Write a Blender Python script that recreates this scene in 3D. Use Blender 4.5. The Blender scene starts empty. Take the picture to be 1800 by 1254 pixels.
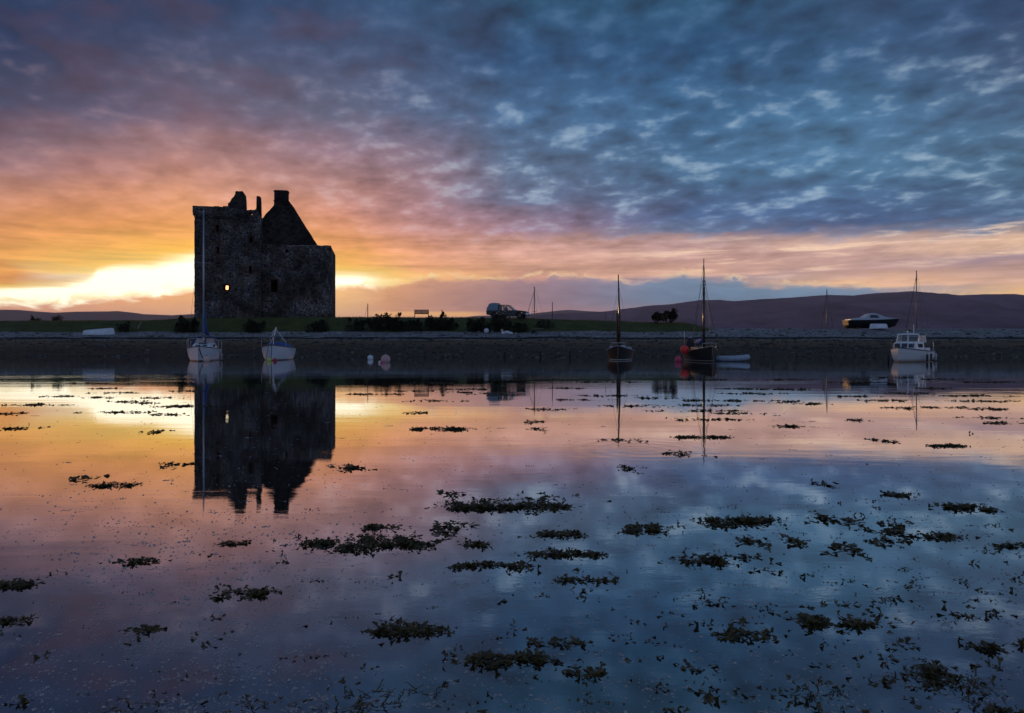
import bpy, math, random
import numpy as np
from mathutils import Vector, Matrix, noise as mnoise

PI = math.pi
R = math.radians
sc = bpy.context.scene
C = bpy.context.collection

# ---------------------------------------------------------------- camera
CAM_H = 1.04          # eye height above the water
F = 1250.0            # focal length in photo pixels (photo is 1800 wide)
HOR = 606.0           # horizon row of the photo
cd = bpy.data.cameras.new("camera")
cd.sensor_width = 36.0
cd.lens = 36.0 * F / 1800.0
cd.shift_y = (HOR - 627.0) / 1800.0
cd.clip_start = 0.05
cd.clip_end = 60000
cam = bpy.data.objects.new("camera", cd)
C.objects.link(cam)
cam.location = (0, 0, CAM_H)
cam.rotation_euler = (R(90), 0, 0)
sc.camera = cam

sc.view_settings.view_transform = 'Standard'
sc.view_settings.look = 'None'
sc.view_settings.exposure = 0.0
sc.view_settings.gamma = 1.0
sc.cycles.max_bounces = 8
sc.cycles.transparent_max_bounces = 12
sc.cycles.sample_clamp_indirect = 4.0
sc.cycles.use_denoising = True

SUN = Vector(((398 - 900) / F, 1.0, (HOR - 506) / F)).normalized()
SUN_EL = math.asin(SUN.z)
SUN_AZ = math.atan2(SUN.x, SUN.y)

# ---------------------------------------------------------------- node helper
class G:
    """A little arithmetic on shader nodes."""
    def __init__(self, tree):
        self.t = tree
        self.n = tree.nodes
        self.l = tree.links
    def put(self, sock, v):
        if isinstance(v, bpy.types.NodeSocket):
            self.l.new(v, sock)
        else:
            try:
                sock.default_value = v
            except TypeError:
                sock.default_value = (v, v, v, 1.0) if not hasattr(v, '__len__') else tuple(v)[:len(sock.default_value)]
    def m(self, op, a, b=None, c=None, clamp=False):
        n = self.n.new('ShaderNodeMath'); n.operation = op; n.use_clamp = clamp
        for i, v in enumerate((a, b, c)):
            if v is not None: self.put(n.inputs[i], v)
        return n.outputs[0]
    def add(self, a, b): return self.m('ADD', a, b)
    def sub(self, a, b): return self.m('SUBTRACT', a, b)
    def mul(self, a, b): return self.m('MULTIPLY', a, b)
    def div(self, a, b): return self.m('DIVIDE', a, b)
    def rng(self, v, a, b, c=0.0, d=1.0, smooth=False):
        n = self.n.new('ShaderNodeMapRange'); n.clamp = True
        if smooth: n.interpolation_type = 'SMOOTHSTEP'
        for i, x in enumerate((v, a, b, c, d)): self.put(n.inputs[i], x)
        return n.outputs[0]
    def mix(self, f, a, b, mode='MIX'):
        n = self.n.new('ShaderNodeMix'); n.data_type = 'RGBA'; n.blend_type = mode
        self.put(n.inputs[0], f); self.put(n.inputs[6], a); self.put(n.inputs[7], b)
        return n.outputs[2]
    def ramp(self, v, stops, interp='LINEAR'):
        n = self.n.new('ShaderNodeValToRGB'); cr = n.color_ramp; cr.interpolation = interp
        stops = sorted(stops)
        while len(cr.elements) < len(stops): cr.elements.new(0.5)
        for e, (p, c) in zip(cr.elements, stops):
            e.position = p; e.color = (c[0], c[1], c[2], 1) if hasattr(c, '__len__') else (c, c, c, 1)
        self.put(n.inputs[0], v)
        return n.outputs[0]
    def noise(self, vec, scale, detail=5, rough=0.55, dist=0.0, dim='3D'):
        n = self.n.new('ShaderNodeTexNoise'); n.noise_dimensions = dim
        if vec is not None: self.l.new(vec, n.inputs['Vector'])
        n.inputs['Scale'].default_value = scale; n.inputs['Detail'].default_value = detail
        n.inputs['Roughness'].default_value = rough; n.inputs['Distortion'].default_value = dist
        return n.outputs['Fac']
    def vmath(self, op, a, b=None):
        n = self.n.new('ShaderNodeVectorMath'); n.operation = op
        self.put(n.inputs[0], a)
        if b is not None: self.put(n.inputs[1], b)
        return n
    def xyz(self, x, y, z):
        n = self.n.new('ShaderNodeCombineXYZ')
        for i, v in enumerate((x, y, z)): self.put(n.inputs[i], v)
        return n.outputs[0]
    def sep(self, v):
        n = self.n.new('ShaderNodeSeparateXYZ'); self.l.new(v, n.inputs[0])
        return n.outputs[0], n.outputs[1], n.outputs[2]

def lin(c):
    return tuple(((v / 255.0) / 12.92 if v <= 10 else ((v / 255.0 + 0.055) / 1.055) ** 2.4) for v in c)

def vivid(c, s=1.30, k=1.0):
    if c[0] > c[2]: s = 1.0 + (s - 1.0) * 0.25
    elif c[0] > c[1]: s = 1.0 + (s - 1.0) * 0.5
    l = 0.3 * c[0] + 0.59 * c[1] + 0.11 * c[2]
    o = [max(0.0, min(255.0, (l + (v - l) * s) * k)) for v in c]
    if c[2] >= c[0]:
        f = min(1.0, (c[2] - c[0]) / 25.0)
        o = [o[0] * (1 - .12 * f), o[1] * (1 + .035 * f), min(255, o[2] * (1 + .02 * f))]
    return tuple(o)

def az_of(px): return math.degrees(math.atan((px - 900) / F))
def el_of(px, py): return math.degrees(math.atan((HOR - py) / F * math.cos(math.atan((px - 900) / F))))

# ---------------------------------------------------------------- the evening sky
world = bpy.data.worlds.new("World")
sc.world = world
world.use_nodes = True
EL_MAX = 30.0
COLS = [
 (-300, {0:(44,56,84),120:(62,64,92),230:(100,88,110),300:(150,118,125),380:(205,140,100),450:(225,155,75),500:(220,150,75),530:(220,150,85),560:(205,130,90)}),
 (0,    {0:(44,56,84),60:(52,59,87),120:(68,67,93),180:(85,78,104),230:(118,99,115),290:(165,126,128),340:(208,146,116),400:(230,158,98),450:(243,174,92),472:(240,170,90),485:(226,154,86),495:(230,158,84),506:(255,222,120),520:(255,232,140),531:(238,168,88),545:(216,138,94),570:(205,125,95)}),
 (200,  {0:(50,62,91),100:(76,72,98),200:(106,93,115),250:(150,120,128),300:(190,138,130),350:(217,150,114),400:(238,162,96),440:(250,188,96),465:(255,208,112),478:(255,240,160),492:(255,253,232),515:(255,248,205),526:(250,196,100),545:(222,145,92),570:(205,130,95)}),
 (340,  {0:(55,66,95),100:(80,77,102),200:(116,101,120),300:(196,142,130),400:(240,166,100),440:(253,195,84),462:(255,235,140),480:(255,252,215),505:(255,250,210),516:(245,188,100),545:(226,150,98),570:(215,140,100)}),
 (600,  {0:(62,76,105),100:(83,84,110),200:(111,105,128),260:(150,124,138),320:(182,139,137),380:(218,151,126),430:(240,166,106),460:(249,185,98),480:(255,218,110),489:(255,244,180),501:(255,242,170),512:(246,196,112),530:(232,166,108),556:(238,180,125)}),
 (750,  {0:(62,80,108),100:(75,84,112),200:(104,107,134),300:(152,128,142),380:(184,139,141),430:(218,156,132),470:(234,169,122),487:(247,192,122),498:(236,180,122),515:(206,150,124),540:(186,134,120),552:(240,178,118),560:(230,165,118)}),
 (900,  {0:(59,82,109),100:(61,81,112),200:(88,105,136),300:(112,116,141),350:(122,116,142),400:(164,131,147),430:(208,158,143),470:(220,168,142),488:(212,158,138),505:(172,132,132),545:(152,116,126),560:(150,112,125)}),
 (1200, {0:(60,85,112),100:(58,83,115),200:(84,109,142),300:(91,111,140),380:(94,104,138),408:(122,120,148),424:(198,160,152),455:(208,162,147),480:(220,172,147),493:(160,145,155),515:(120,124,150),560:(112,106,136)}),
 (1500, {0:(64,80,107),100:(72,92,122),200:(89,112,141),300:(97,118,146),360:(90,104,136),396:(86,94,126),410:(138,130,150),424:(222,182,160),450:(208,166,152),480:(210,168,152),499:(246,194,148),509:(150,145,160),540:(112,112,142)}),
 (1800, {0:(62,74,102),100:(80,88,114),200:(91,106,133),300:(104,122,147),380:(94,105,133),400:(108,114,140),414:(228,190,163),434:(238,196,162),452:(172,146,150),470:(204,163,148),495:(224,177,147),513:(253,206,145),540:(190,150,140)}),
 (2300, {0:(62,74,102),150:(84,96,122),300:(104,120,145),400:(110,116,140),430:(190,165,160),480:(190,160,155),520:(200,165,150)}),
]

def build_world():
    t = world.node_tree
    t.nodes.clear()
    g = G(t)
    out = t.nodes.new('ShaderNodeOutputWorld')
    tc = t.nodes.new('ShaderNodeTexCoord')
    d = g.vmath('NORMALIZE', tc.outputs['Generated']).outputs[0]
    x, y, z = g.sep(d)
    zc = g.m('MAXIMUM', z, 0.0)
    el = g.mul(g.m('ARCSINE', z), 180 / PI)
    az = g.mul(g.m('ARCTAN2', x, y), 180 / PI)
    # the cloud deck as a level sheet seen from below
    iz = g.div(1.0, g.add(zc, 0.20))
    px, py = g.mul(x, iz), g.mul(y, iz)
    plane = g.xyz(g.mul(px, 0.95), g.add(g.mul(py, 0.92), g.mul(px, 0.10)), 0.0)
    big = g.noise(plane, 1.7, 3, 0.5, 0.3)
    mid = g.noise(plane, 6.2, 5, 0.50, 0.1)
    fine = g.noise(g.vmath('ADD', plane, (3.3, 7.1, 1.7)).outputs[0], 15.5, 4, 0.5, 0.1)
    # thin level streaks low over the horizon
    streak = g.noise(g.xyz(g.mul(az, 0.045), g.mul(el, 0.9), 4.0), 1.0, 6, 0.6, 0.3)
    wisp = g.noise(g.xyz(g.mul(az, 0.16), g.mul(el, 1.5), 9.0), 1.0, 6, 0.62, 0.4)
    # ragged bands: bend the elevation that the colours are read at
    hi = g.rng(el, 3.0, 14.0)
    warp = g.add(g.mul(g.sub(mid, 0.5), g.add(0.9, g.mul(hi, 1.9))),
                 g.mul(g.sub(streak, 0.5), 1.3))
    warp = g.add(warp, g.mul(g.sub(wisp, 0.5), 0.75))
    e2 = g.add(el, g.mul(warp, g.rng(el, 0.8, 5.0, 0.35, 1.0)))
    ef = g.div(e2, EL_MAX)
    azw = g.add(az, g.mul(g.sub(big, 0.5), 8.0))
    col = None
    for i, (cpx, st) in enumerate(COLS):
        if cpx >= 1200: st = {yy: ((c[0] - 2, c[1] + 1, c[2] + 6) if 418 < yy < 500 else c) for yy, c in st.items()}
        stops = [(max(0.0, min(1.0, el_of(cpx, yy) / EL_MAX)), lin(vivid(c))) for yy, c in st.items()]
        r = g.ramp(ef, stops)
        if col is None: col = r
        else: col = g.mix(g.rng(azw, az_of(COLS[i - 1][0]), az_of(cpx)), col, r)
    # relief of the deck: dark bellies, thin bright places
    amp = g.mul(g.rng(el, 5.0, 10.5, 0.12, 1.0), g.add(g.rng(az, -24, -2, 0.55, 1.0), g.rng(el, 9.0, 18.0, 0.0, 0.25)))
    cool = g.rng(az, -20, 8, 0.0, 1.0, True)
    rel = g.add(g.mul(g.sub(mid, 0.5), 1.45), g.mul(g.sub(fine, 0.5), 0.95))
    rel = g.add(rel, g.mul(g.sub(big, 0.5), 0.7))
    col = g.vmath('SCALE', col); 
    col.inputs['Scale'].default_value = 1
    scl = g.m('MAXIMUM', g.add(0.93, g.mul(rel, amp)), 0.35)
    g.put(col.inputs['Scale'], scl)
    col = col.outputs[0]
    # bright thin gaps in the altocumulus
    gap = g.rng(g.add(g.mul(mid, 0.52), g.mul(fine, 0.48)), 0.51, 0.69, 0.0, 1.0, True)
    band = g.mul(g.rng(el, 6.5, 11.0, 0, 1, True), g.rng(el, 23.0, 17.0, 0.12, 1, True))
    gap = g.mul(g.mul(gap, band), g.rng(az, -30, 2, 0.22, 1.0, True))
    warmgap = g.mix(g.rng(az, -26, -4), lin((235, 185, 165)) + (1,), lin((186, 206, 218)) + (1,))
    col = g.mix(g.mul(gap, 0.50), col, warmgap)
    # rose undersides on the sunset side
    rose = g.mul(g.rng(mid, 0.50, 0.36, 0, 1, True), g.mul(g.rng(el, 8, 12, 0, 1, True), g.rng(az, 2, -20, 0.15, 1.0, True)))
    col = g.mix(g.mul(rose, 0.16), col, lin((118, 84, 104)) + (1,))
    # streaky light and shade in the low band
    low = g.mul(g.rng(el, 2.6, 4.4, 0, 1, True), g.rng(el, 10.5, 7.5, 0, 1, True))
    st = g.mul(g.add(g.mul(g.sub(streak, 0.5), 1.2), g.mul(g.sub(wisp, 0.5), 0.9)), low)
    sc2 = g.vmath('SCALE', col); g.put(sc2.inputs['Scale'], g.add(1.0, st)); col = sc2.outputs[0]
    cream = g.mul(g.rng(g.add(g.mul(wisp, .6), g.mul(streak, .4)), 0.49, 0.62, 0, 1, True), g.mul(low, g.rng(az, 2, 19, 0.0, 1.0, True)))
    cream = g.mul(cream, g.mul(g.rng(el, 8.6, 7.6, 0, 1, True), g.rng(el, 4.6, 6.4, 0.15, 1, True)))
    col = g.mix(g.mul(cream, 0.85), col, lin((255, 220, 186)) + (1,))
    # the burning gap under the deck
    azn0 = g.rng(az, -46, 46)
    upr = [(-300, 522), (0, 508), (110, 499), (160, 489), (172, 477), (200, 472), (270, 472), (340, 456), (400, 452), (470, 470), (560, 488), (640, 490), (700, 492), (760, 495), (900, 500)]
    utop = g.ramp(azn0, [((az_of(p) + 46) / 92, el_of(p, q) / 10.0) for p, q in upr])
    ug = g.add(g.sub(g.mul(utop, 10.0), el), g.add(g.mul(g.sub(wisp, 0.5), 1.0), g.mul(g.sub(streak, .5), .5)))
    burn = g.mul(g.rng(ug, g.rng(az, -31, -26, -0.6, -1.4), 0.35, 0, 1, True), g.mul(g.rng(az, -12.5, -7.5, 1, 0, True), g.rng(az, -52, -38, 0, 1, True)))
    bc = g.mix(g.m('POWER', burn, 1.5), lin((255, 196, 66)) + (1,), (1.55, 1.42, 1.05, 1))
    col = g.mix(burn, col, bc)
    # low bank of cumulus over the far land
    prof = [(-300, 528), (0, 534), (100, 535), (160, 527), (230, 523), (290, 516), (330, 508), (420, 507), (560, 511), (600, 508), (625, 504), (640, 500), (665, 503), (715, 498), (750, 489), (800, 488), (870, 492), (950, 488), (1010, 486),
            (1060, 490), (1108, 500), (1160, 490), (1205, 484), (1260, 489), (1330, 498), (1420, 503), (1500, 505), (1560, 511), (1640, 518), (1750, 530), (1900, 540)]
    azn = g.rng(az, -46, 46)
    ptop = g.ramp(azn, [((az_of(p) + 46) / 92, el_of(p, q) / 10.0) for p, q in prof])
    puff = g.noise(g.xyz(g.mul(az, 0.55), g.mul(el, 1.1), 2.0), 1.0, 7, 0.58, 0.6)
    edge = g.add(g.mul(g.sub(puff, 0.5), 1.7), g.sub(g.mul(ptop, 10.0), el))
    soft = g.rng(edge, -0.30, 0.42, 0, 1, True)
    bankc = g.ramp(azn, [((az_of(p) + 46) / 92, lin(vivid(c, 1.18))) for p, c in
        [(-300, (205,130,85)), (0, (222,142,92)), (200, (226,150,92)), (340, (228,158,98)), (590, (240,182,112)), (680, (222,160,118)), (780, (196,146,128)),
         (900, (160,128,134)), (1000, (142,126,142)), (1150, (126,130,154)), (1300, (122,132,156)), (1500, (130,136,158)), (1700, (170,150,150))]])
    bel = g.noise(g.xyz(g.mul(az, 0.35), g.mul(el, 1.6), 5.0), 1.0, 6, 0.55, 0.5)
    bs = g.vmath('SCALE', bankc); g.put(bs.inputs['Scale'], g.add(0.52, g.add(g.mul(bel, 0.5), g.mul(g.sub(puff, .05), g.rng(edge, 1.6, 0.0, 0.2, 0.55)))))
    lowpink = g.mix(g.rng(el, 2.0, 3.6, 0.0, 1.0, True), g.mix(0.5, bs.outputs[0], lin((205, 145, 125)) + (1,)), bs.outputs[0])
    strip = g.mul(g.mul(g.rng(az, -12, -9.5, 0, 1, True), g.rng(az, -1, -4, 0, 1, True)), g.mul(g.rng(el, 2.15, 2.35, 0, 1, True), g.rng(el, 2.75, 2.5, 0, 1, True)))
    lowpink = g.mix(g.mul(strip, .85), lowpink, lin((250, 186, 112)) + (1,))
    col = g.mix(g.mul(soft, 0.93), col, lowpink)
    rim = g.mul(g.rng(edge, -0.55, -0.05, 0, 1, True), g.rng(edge, 0.2, -0.02, 0, 1, True))
    rim = g.mul(rim, g.rng(puff, 0.40, 0.62, 0, 1, True))
    col = g.mix(g.mul(rim, g.rng(az, 30, -12, 0.45, 0.65)), col, g.mix(g.rng(az, -12, 5), lin((255, 240, 170)) + (1,), lin((255, 214, 160)) + (1,)))
    # low air is brighter : the haze takes its share of the light on the way
    lo = g.vmath('SCALE', col); g.put(lo.inputs['Scale'], g.rng(el, 2.0, 13.0, 1.24, 1.0)); col = lo.outputs[0]
    # glow round the sun
    sd = g.vmath('DOT_PRODUCT', d, tuple(SUN)).outputs['Value']
    ang = g.mul(g.m('ARCCOSINE', g.m('MINIMUM', sd, 1.0)), 180 / PI)
    glow = g.m('POWER', g.rng(ang, 16.0, 0.0), 3.0)
    gl = g.vmath('SCALE', lin((255, 190, 70))); g.put(gl.inputs['Scale'], g.mul(glow, 0.16))
    col = g.vmath('ADD', col, gl.outputs[0]).outputs[0]
    col = g.mix(g.rng(ang, 1.5, 0.42, 0, 0.95, True), col, (1.10, 0.50, 0.085, 1))
    disc = g.rng(ang, 0.27, 0.13, 0, 1, True)
    dc = g.vmath('SCALE', (4.0, 1.5, 0.50)); g.put(dc.inputs['Scale'], disc)
    col = g.vmath('ADD', col, dc.outputs[0]).outputs[0]
    # the clear, paler half of the sky behind the photographer
    back = g.rng(y, 0.66, 0.02, 0, 1, True)
    bsky = g.ramp(g.div(el, 90.0), [(0.0, (0.20, 0.24, 0.34)), (0.2, (0.20, 0.27, 0.43)), (0.5, (0.11, 0.17, 0.31)), (1.0, (0.055, 0.09, 0.17))])
    bm = g.vmath('SCALE', bsky); g.put(bm.inputs['Scale'], g.add(0.7, g.mul(mid, 0.6)))
    col = g.mix(back, col, bm.outputs[0])
    bg = t.nodes.new('ShaderNodeBackground'); g.put(bg.inputs[0], col); bg.inputs[1].default_value = 1.0
    # the clear air above the clouds
    sky = t.nodes.new('ShaderNodeTexSky'); sky.sky_type = 'NISHITA'; sky.sun_disc = False
    sky.sun_elevation = SUN_EL; sky.sun_rotation = SUN_AZ
    bg2 = t.nodes.new('ShaderNodeBackground'); t.links.new(sky.outputs[0], bg2.inputs[0]); bg2.inputs[1].default_value = 0.05
    mx = t.nodes.new('ShaderNodeMixShader'); mx.inputs[0].default_value = 0.03
    t.links.new(bg.outputs[0], mx.inputs[1]); t.links.new(bg2.outputs[0], mx.inputs[2])
    t.links.new(mx.outputs[0], out.inputs[0])
build_world()
world.cycles.sampling_method = 'MANUAL'
world.cycles.sample_map_resolution = 1024

# ---------------------------------------------------------------- sun
sl = bpy.data.lights.new("sun", 'SUN')
sl.energy = 1.5
sl.angle = R(0.5)
sl.color = (1.0, 0.56, 0.22)
so = bpy.data.objects.new("sun", sl)
C.objects.link(so)
so.rotation_euler = (-SUN).to_track_quat('-Z', 'Y').to_euler()

# ---------------------------------------------------------------- object helpers
def tag(o, label=None, cat=None, group=None, kind=None):
    if label: o['label'] = label
    if cat: o['category'] = cat
    if group: o['group'] = group
    if kind: o['kind'] = kind
    return o

def thing(name, label, cat, loc=(0, 0, 0), rz=0.0, group=None):
    o = bpy.data.objects.new(name, None)
    C.objects.link(o)
    o.empty_display_size = 0.3
    o.location = loc
    o.rotation_euler = (0, 0, rz)
    return tag(o, label, cat, group)

class MB:
    """Collects shapes and links them as ONE mesh object."""
    def __init__(self):
        self.v = []; self.f = []; self.mi = []
    def face(self, pts, mi=0):
        n = len(self.v)
        self.v += [tuple(p) for p in pts]
        self.f.append(tuple(range(n, n + len(pts)))); self.mi.append(mi)
    def box(self, c, s, rot=None, mi=0, taper=1.0):
        hx, hy, hz = s[0] / 2, s[1] / 2, s[2] / 2
        n = len(self.v)
        for dz in (-1, 1):
            k = taper if dz > 0 else 1.0
            for dx, dy in ((-1, -1), (1, -1), (1, 1), (-1, 1)):
                p = Vector((dx * hx * k, dy * hy * k, dz * hz))
                if rot is not None: p = rot @ p
                self.v.append((p.x + c[0], p.y + c[1], p.z + c[2]))
        for q in ((3, 2, 1, 0), (4, 5, 6, 7), (0, 1, 5, 4), (1, 2, 6, 5), (2, 3, 7, 6), (3, 0, 4, 7)):
            self.f.append(tuple(n + i for i in q)); self.mi.append(mi)
        return self
    def tube(self, pts, r, seg=8, mi=0, caps=True):
        pts = [Vector(p) for p in pts]
        rr = r if hasattr(r, '__len__') else [r] * len(pts)
        n0 = len(self.v)
        for i, p in enumerate(pts):
            a = pts[max(i - 1, 0)]; b = pts[min(i + 1, len(pts) - 1)]
            t = (b - a).normalized()
            u = t.cross(Vector((0, 0, 1)))
            if u.length < 1e-3: u = t.cross(Vector((1, 0, 0)))
            u.normalize(); w = t.cross(u)
            for k in range(seg):
                an = 2 * PI * k / seg
                q = p + (u * math.cos(an) + w * math.sin(an)) * rr[i]
                self.v.append(tuple(q))
        for i in range(len(pts) - 1):
            for k in range(seg):
                a = n0 + i * seg + k; b = n0 + i * seg + (k + 1) % seg
                self.f.append((a, b, b + seg, a + seg)); self.mi.append(mi)
        if caps:
            self.f.append(tuple(n0 + k for k in range(seg))[::-1]); self.mi.append(mi)
            m = n0 + (len(pts) - 1) * seg
            self.f.append(tuple(m + k for k in range(seg))); self.mi.append(mi)
        return self
    def ball(self, c, r, seg=20, rings=12, sc_=(1, 1, 1), mi=0, rot=None):
        n0 = len(self.v)
        for i in range(rings + 1):
            th = PI * i / rings
            for k in range(seg):
                an = 2 * PI * k / seg
                p = Vector((r * sc_[0] * math.sin(th) * math.cos(an), r * sc_[1] * math.sin(th) * math.sin(an), r * sc_[2] * math.cos(th)))
                if rot is not None: p = rot @ p
                self.v.append((c[0] + p.x, c[1] + p.y, c[2] + p.z))
        for i in range(rings):
            for k in range(seg):
                a = n0 + i * seg + k; b = n0 + i * seg + (k + 1) % seg
                self.f.append((a, a + seg, b + seg, b)); self.mi.append(mi)
        return self
    def prism(self, poly, y0, y1, mi=0, inset=0.0):
        """poly in (x, z), extruded along y."""
        n = len(self.v); k = len(poly)
        for y in (y0, y1):
            for p in poly: self.v.append((p[0], y, p[1]))
        self.f.append(tuple(range(n, n + k))); self.mi.append(mi)
        self.f.append(tuple(range(n + k, n + 2 * k))[::-1]); self.mi.append(mi)
        for i in range(k):
            j = (i + 1) % k
            self.f.append((n + i, n + k + i, n + k + j, n + j)); self.mi.append(mi)
        return self
    def loft(self, rows, close=False, mi=0, cap0=False, cap1=False):
        n = len(self.v); k = len(rows[0])
        for r in rows: self.v += [tuple(p) for p in r]
        for i in range(len(rows) - 1):
            for j in range(k if close else k - 1):
                a = n + i * k + j; b = n + i * k + (j + 1) % k
                self.f.append((a, b, b + k, a + k)); self.mi.append(mi)
        if cap0: self.f.append(tuple(n + j for j in range(k))[::-1]); self.mi.append(mi)
        if cap1: self.f.append(tuple(n + (len(rows) - 1) * k + j for j in range(k))); self.mi.append(mi)
        return self
    def build(self, name, mats, parent=None, smooth=False, bevel=0.0, loc=None, fix=True, weld=False):
        me = bpy.data.meshes.new(name)
        me.from_pydata(self.v, [], self.f)
        if not isinstance(mats, (list, tuple)): mats = [mats]
        for m in mats: me.materials.append(m)
        if len(mats) > 1: me.polygons.foreach_set('material_index', self.mi)
        if smooth: me.polygons.foreach_set('use_smooth', [True] * len(me.polygons))
        me.update()
        if fix:
            import bmesh
            bm = bmesh.new(); bm.from_mesh(me)
            if weld: bmesh.ops.remove_doubles(bm, verts=bm.verts, dist=1e-4)
            bmesh.ops.recalc_face_normals(bm, faces=bm.faces)
            bm.to_mesh(me); bm.free()
        o = bpy.data.objects.new(name, me)
        C.objects.link(o)
        if parent is not None: o.parent = parent
        if loc is not None: o.location = loc
        if bevel:
            b = o.modifiers.new('bevel', 'BEVEL'); b.width = bevel; b.segments = 2; b.limit_method = 'ANGLE'; b.angle_limit = R(40)
        return o

def nz(x, y, z=0.0): return mnoise.noise(Vector((x, y, z)))
def fbm(x, y, z=0.0, o=4): return mnoise.fractal(Vector((x, y, z)), 1.0, 2.0, o)
def at(px, Y): return (px - 900) / F * Y
def zat(py, Y): return CAM_H + (HOR - py) / F * Y

# ---------------------------------------------------------------- materials
MATS = {}
def mat(name, col, rough=0.6, metal=0.0, var=0.25, scale=6.0, bump=0.0, bscale=None, spec=0.5, col2=None, detail=5):
    if name in MATS: return MATS[name]
    m = bpy.data.materials.new(name); m.use_nodes = True
    g = G(m.node_tree); b = g.n['Principled BSDF']
    tc = g.n.new('ShaderNodeTexCoord')
    n = g.noise(tc.outputs['Object'], scale, detail, 0.6)
    c2 = col2 if col2 else tuple(max(0.0, v * (1 - var * 1.6)) for v in col)
    c1 = tuple(min(1.0, v * (1 + var * 0.5)) for v in col)
    c = g.mix(g.rng(n, 0.32, 0.68), tuple(c2) + (1,), tuple(c1) + (1,))
    g.put(b.inputs['Base Color'], c)
    g.put(b.inputs['Roughness'], g.rng(n, 0.3, 0.7, max(0.02, rough - 0.1), min(1.0, rough + 0.12)))
    b.inputs['Metallic'].default_value = metal
    b.inputs['Specular IOR Level'].default_value = spec
    if bump:
        bn = g.n.new('ShaderNodeBump'); bn.inputs['Strength'].default_value = 1.0; bn.inputs['Distance'].default_value = bump
        g.put(bn.inputs['Height'], g.noise(tc.outputs['Object'], bscale or scale * 3, 5, 0.6))
        g.put(b.inputs['Normal'], bn.outputs[0])
    MATS[name] = m
    return m

def hull_mat(name, top, low, split, soft=0.02, rough=0.35, planks=0.0, stripe=None, spec=0.5):
    m = bpy.data.materials.new(name); m.use_nodes = True
    g = G(m.node_tree); b = g.n['Principled BSDF']
    tc = g.n.new('ShaderNodeTexCoord')
    x, y, z = g.sep(tc.outputs['Object'])
    n = g.noise(g.vmath('MULTIPLY', tc.outputs['Object'], (2.0, 2.0, 9.0)).outputs[0], 1.0, 6, 0.65)
    zz = g.add(z, g.mul(g.sub(n, 0.5), 0.06))
    c = g.mix(g.rng(zz, split - soft, split + soft), tuple(low) + (1,), tuple(top) + (1,))
    if stripe:
        s = g.mul(g.rng(z, stripe[0], stripe[0] + .004), g.rng(z, stripe[1] + .004, stripe[1]))
        c = g.mix(s, c, tuple(stripe[2]) + (1,))
    c = g.mix(g.rng(n, 0.5, 0.75, 0, 0.35), c, tuple(v * 0.55 for v in top) + (1,))
    g.put(b.inputs['Base Color'], c)
    b.inputs['Roughness'].default_value = rough; b.inputs['Specular IOR Level'].default_value = spec
    if planks:
        bn = g.n.new('ShaderNodeBump'); bn.inputs['Distance'].default_value = 0.02
        g.put(bn.inputs['Height'], g.m('FRACT', g.div(z, planks))); g.put(b.inputs['Normal'], bn.outputs[0])
    return m

def glass(name='window_glass'):
    if name in MATS: return MATS[name]
    m = bpy.data.materials.new(name); m.use_nodes = True
    g = G(m.node_tree); g.n.clear()
    o = g.n.new('ShaderNodeOutputMaterial'); tr = g.n.new('ShaderNodeBsdfTransparent'); gl = g.n.new('ShaderNodeBsdfGlossy')
    tr.inputs[0].default_value = (0.72, 0.76, 0.76, 1); gl.inputs['Roughness'].default_value = 0.04
    fr = g.n.new('ShaderNodeFresnel'); fr.inputs[0].default_value = 1.5
    mx = g.n.new('ShaderNodeMixShader')
    g.l.new(g.m('ADD', fr.outputs[0], 0.05), mx.inputs[0]); g.l.new(tr.outputs[0], mx.inputs[1]); g.l.new(gl.outputs[0], mx.inputs[2])
    g.l.new(mx.outputs[0], o.inputs[0]); MATS[name] = m
    return m

def leaf_mat(name, c1, c2, trans=0.3, scale=9.0, rough=0.55):
    if name in MATS: return MATS[name]
    m = bpy.data.materials.new(name); m.use_nodes = True
    g = G(m.node_tree); g.n.clear()
    o = g.n.new('ShaderNodeOutputMaterial'); b = g.n.new('ShaderNodeBsdfPrincipled'); tl = g.n.new('ShaderNodeBsdfTranslucent')
    tc = g.n.new('ShaderNodeTexCoord')
    n = g.noise(tc.outputs['Object'], scale, 4, 0.65)
    c = g.mix(g.rng(n, 0.33, 0.67), tuple(c1) + (1,), tuple(c2) + (1,))
    g.put(b.inputs['Base Color'], c); b.inputs['Roughness'].default_value = rough
    g.put(tl.inputs[0], c)
    mx = g.n.new('ShaderNodeMixShader'); mx.inputs[0].default_value = trans
    g.l.new(b.outputs[0], mx.inputs[1]); g.l.new(tl.outputs[0], mx.inputs[2]); g.l.new(mx.outputs[0], o.inputs[0])
    MATS[name] = m
    return m

WHITE = mat('white_gelcoat', (0.74, 0.76, 0.78), 0.35, var=0.10, scale=3)
CREAM = mat('cream_paint', (0.62, 0.58, 0.50), 0.45, var=0.12)
BLACKP = mat('black_paint', (0.012, 0.012, 0.014), 0.4, var=0.3)
BLUEC = mat('blue_canvas', (0.035, 0.10, 0.32), 0.8, var=0.3, scale=5, bump=0.02)
ALU = mat('weathered_aluminium', (0.42, 0.43, 0.46), 0.38, 0.75, var=0.2)
STEEL = mat('stainless_rail', (0.5, 0.5, 0.52), 0.3, 0.9, var=0.1)
WIRE = mat('rigging_wire', (0.05, 0.05, 0.055), 0.5, 0.3)
WOODM = mat('varnished_spar', (0.075, 0.035, 0.016), 0.28, var=0.4, scale=4)
WOODG = mat('grey_timber', (0.09, 0.075, 0.06), 0.8, var=0.4, scale=8, bump=0.01)
RUBBER = mat('black_rubber', (0.012, 0.012, 0.013), 0.7)
GLASS = glass()

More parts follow.
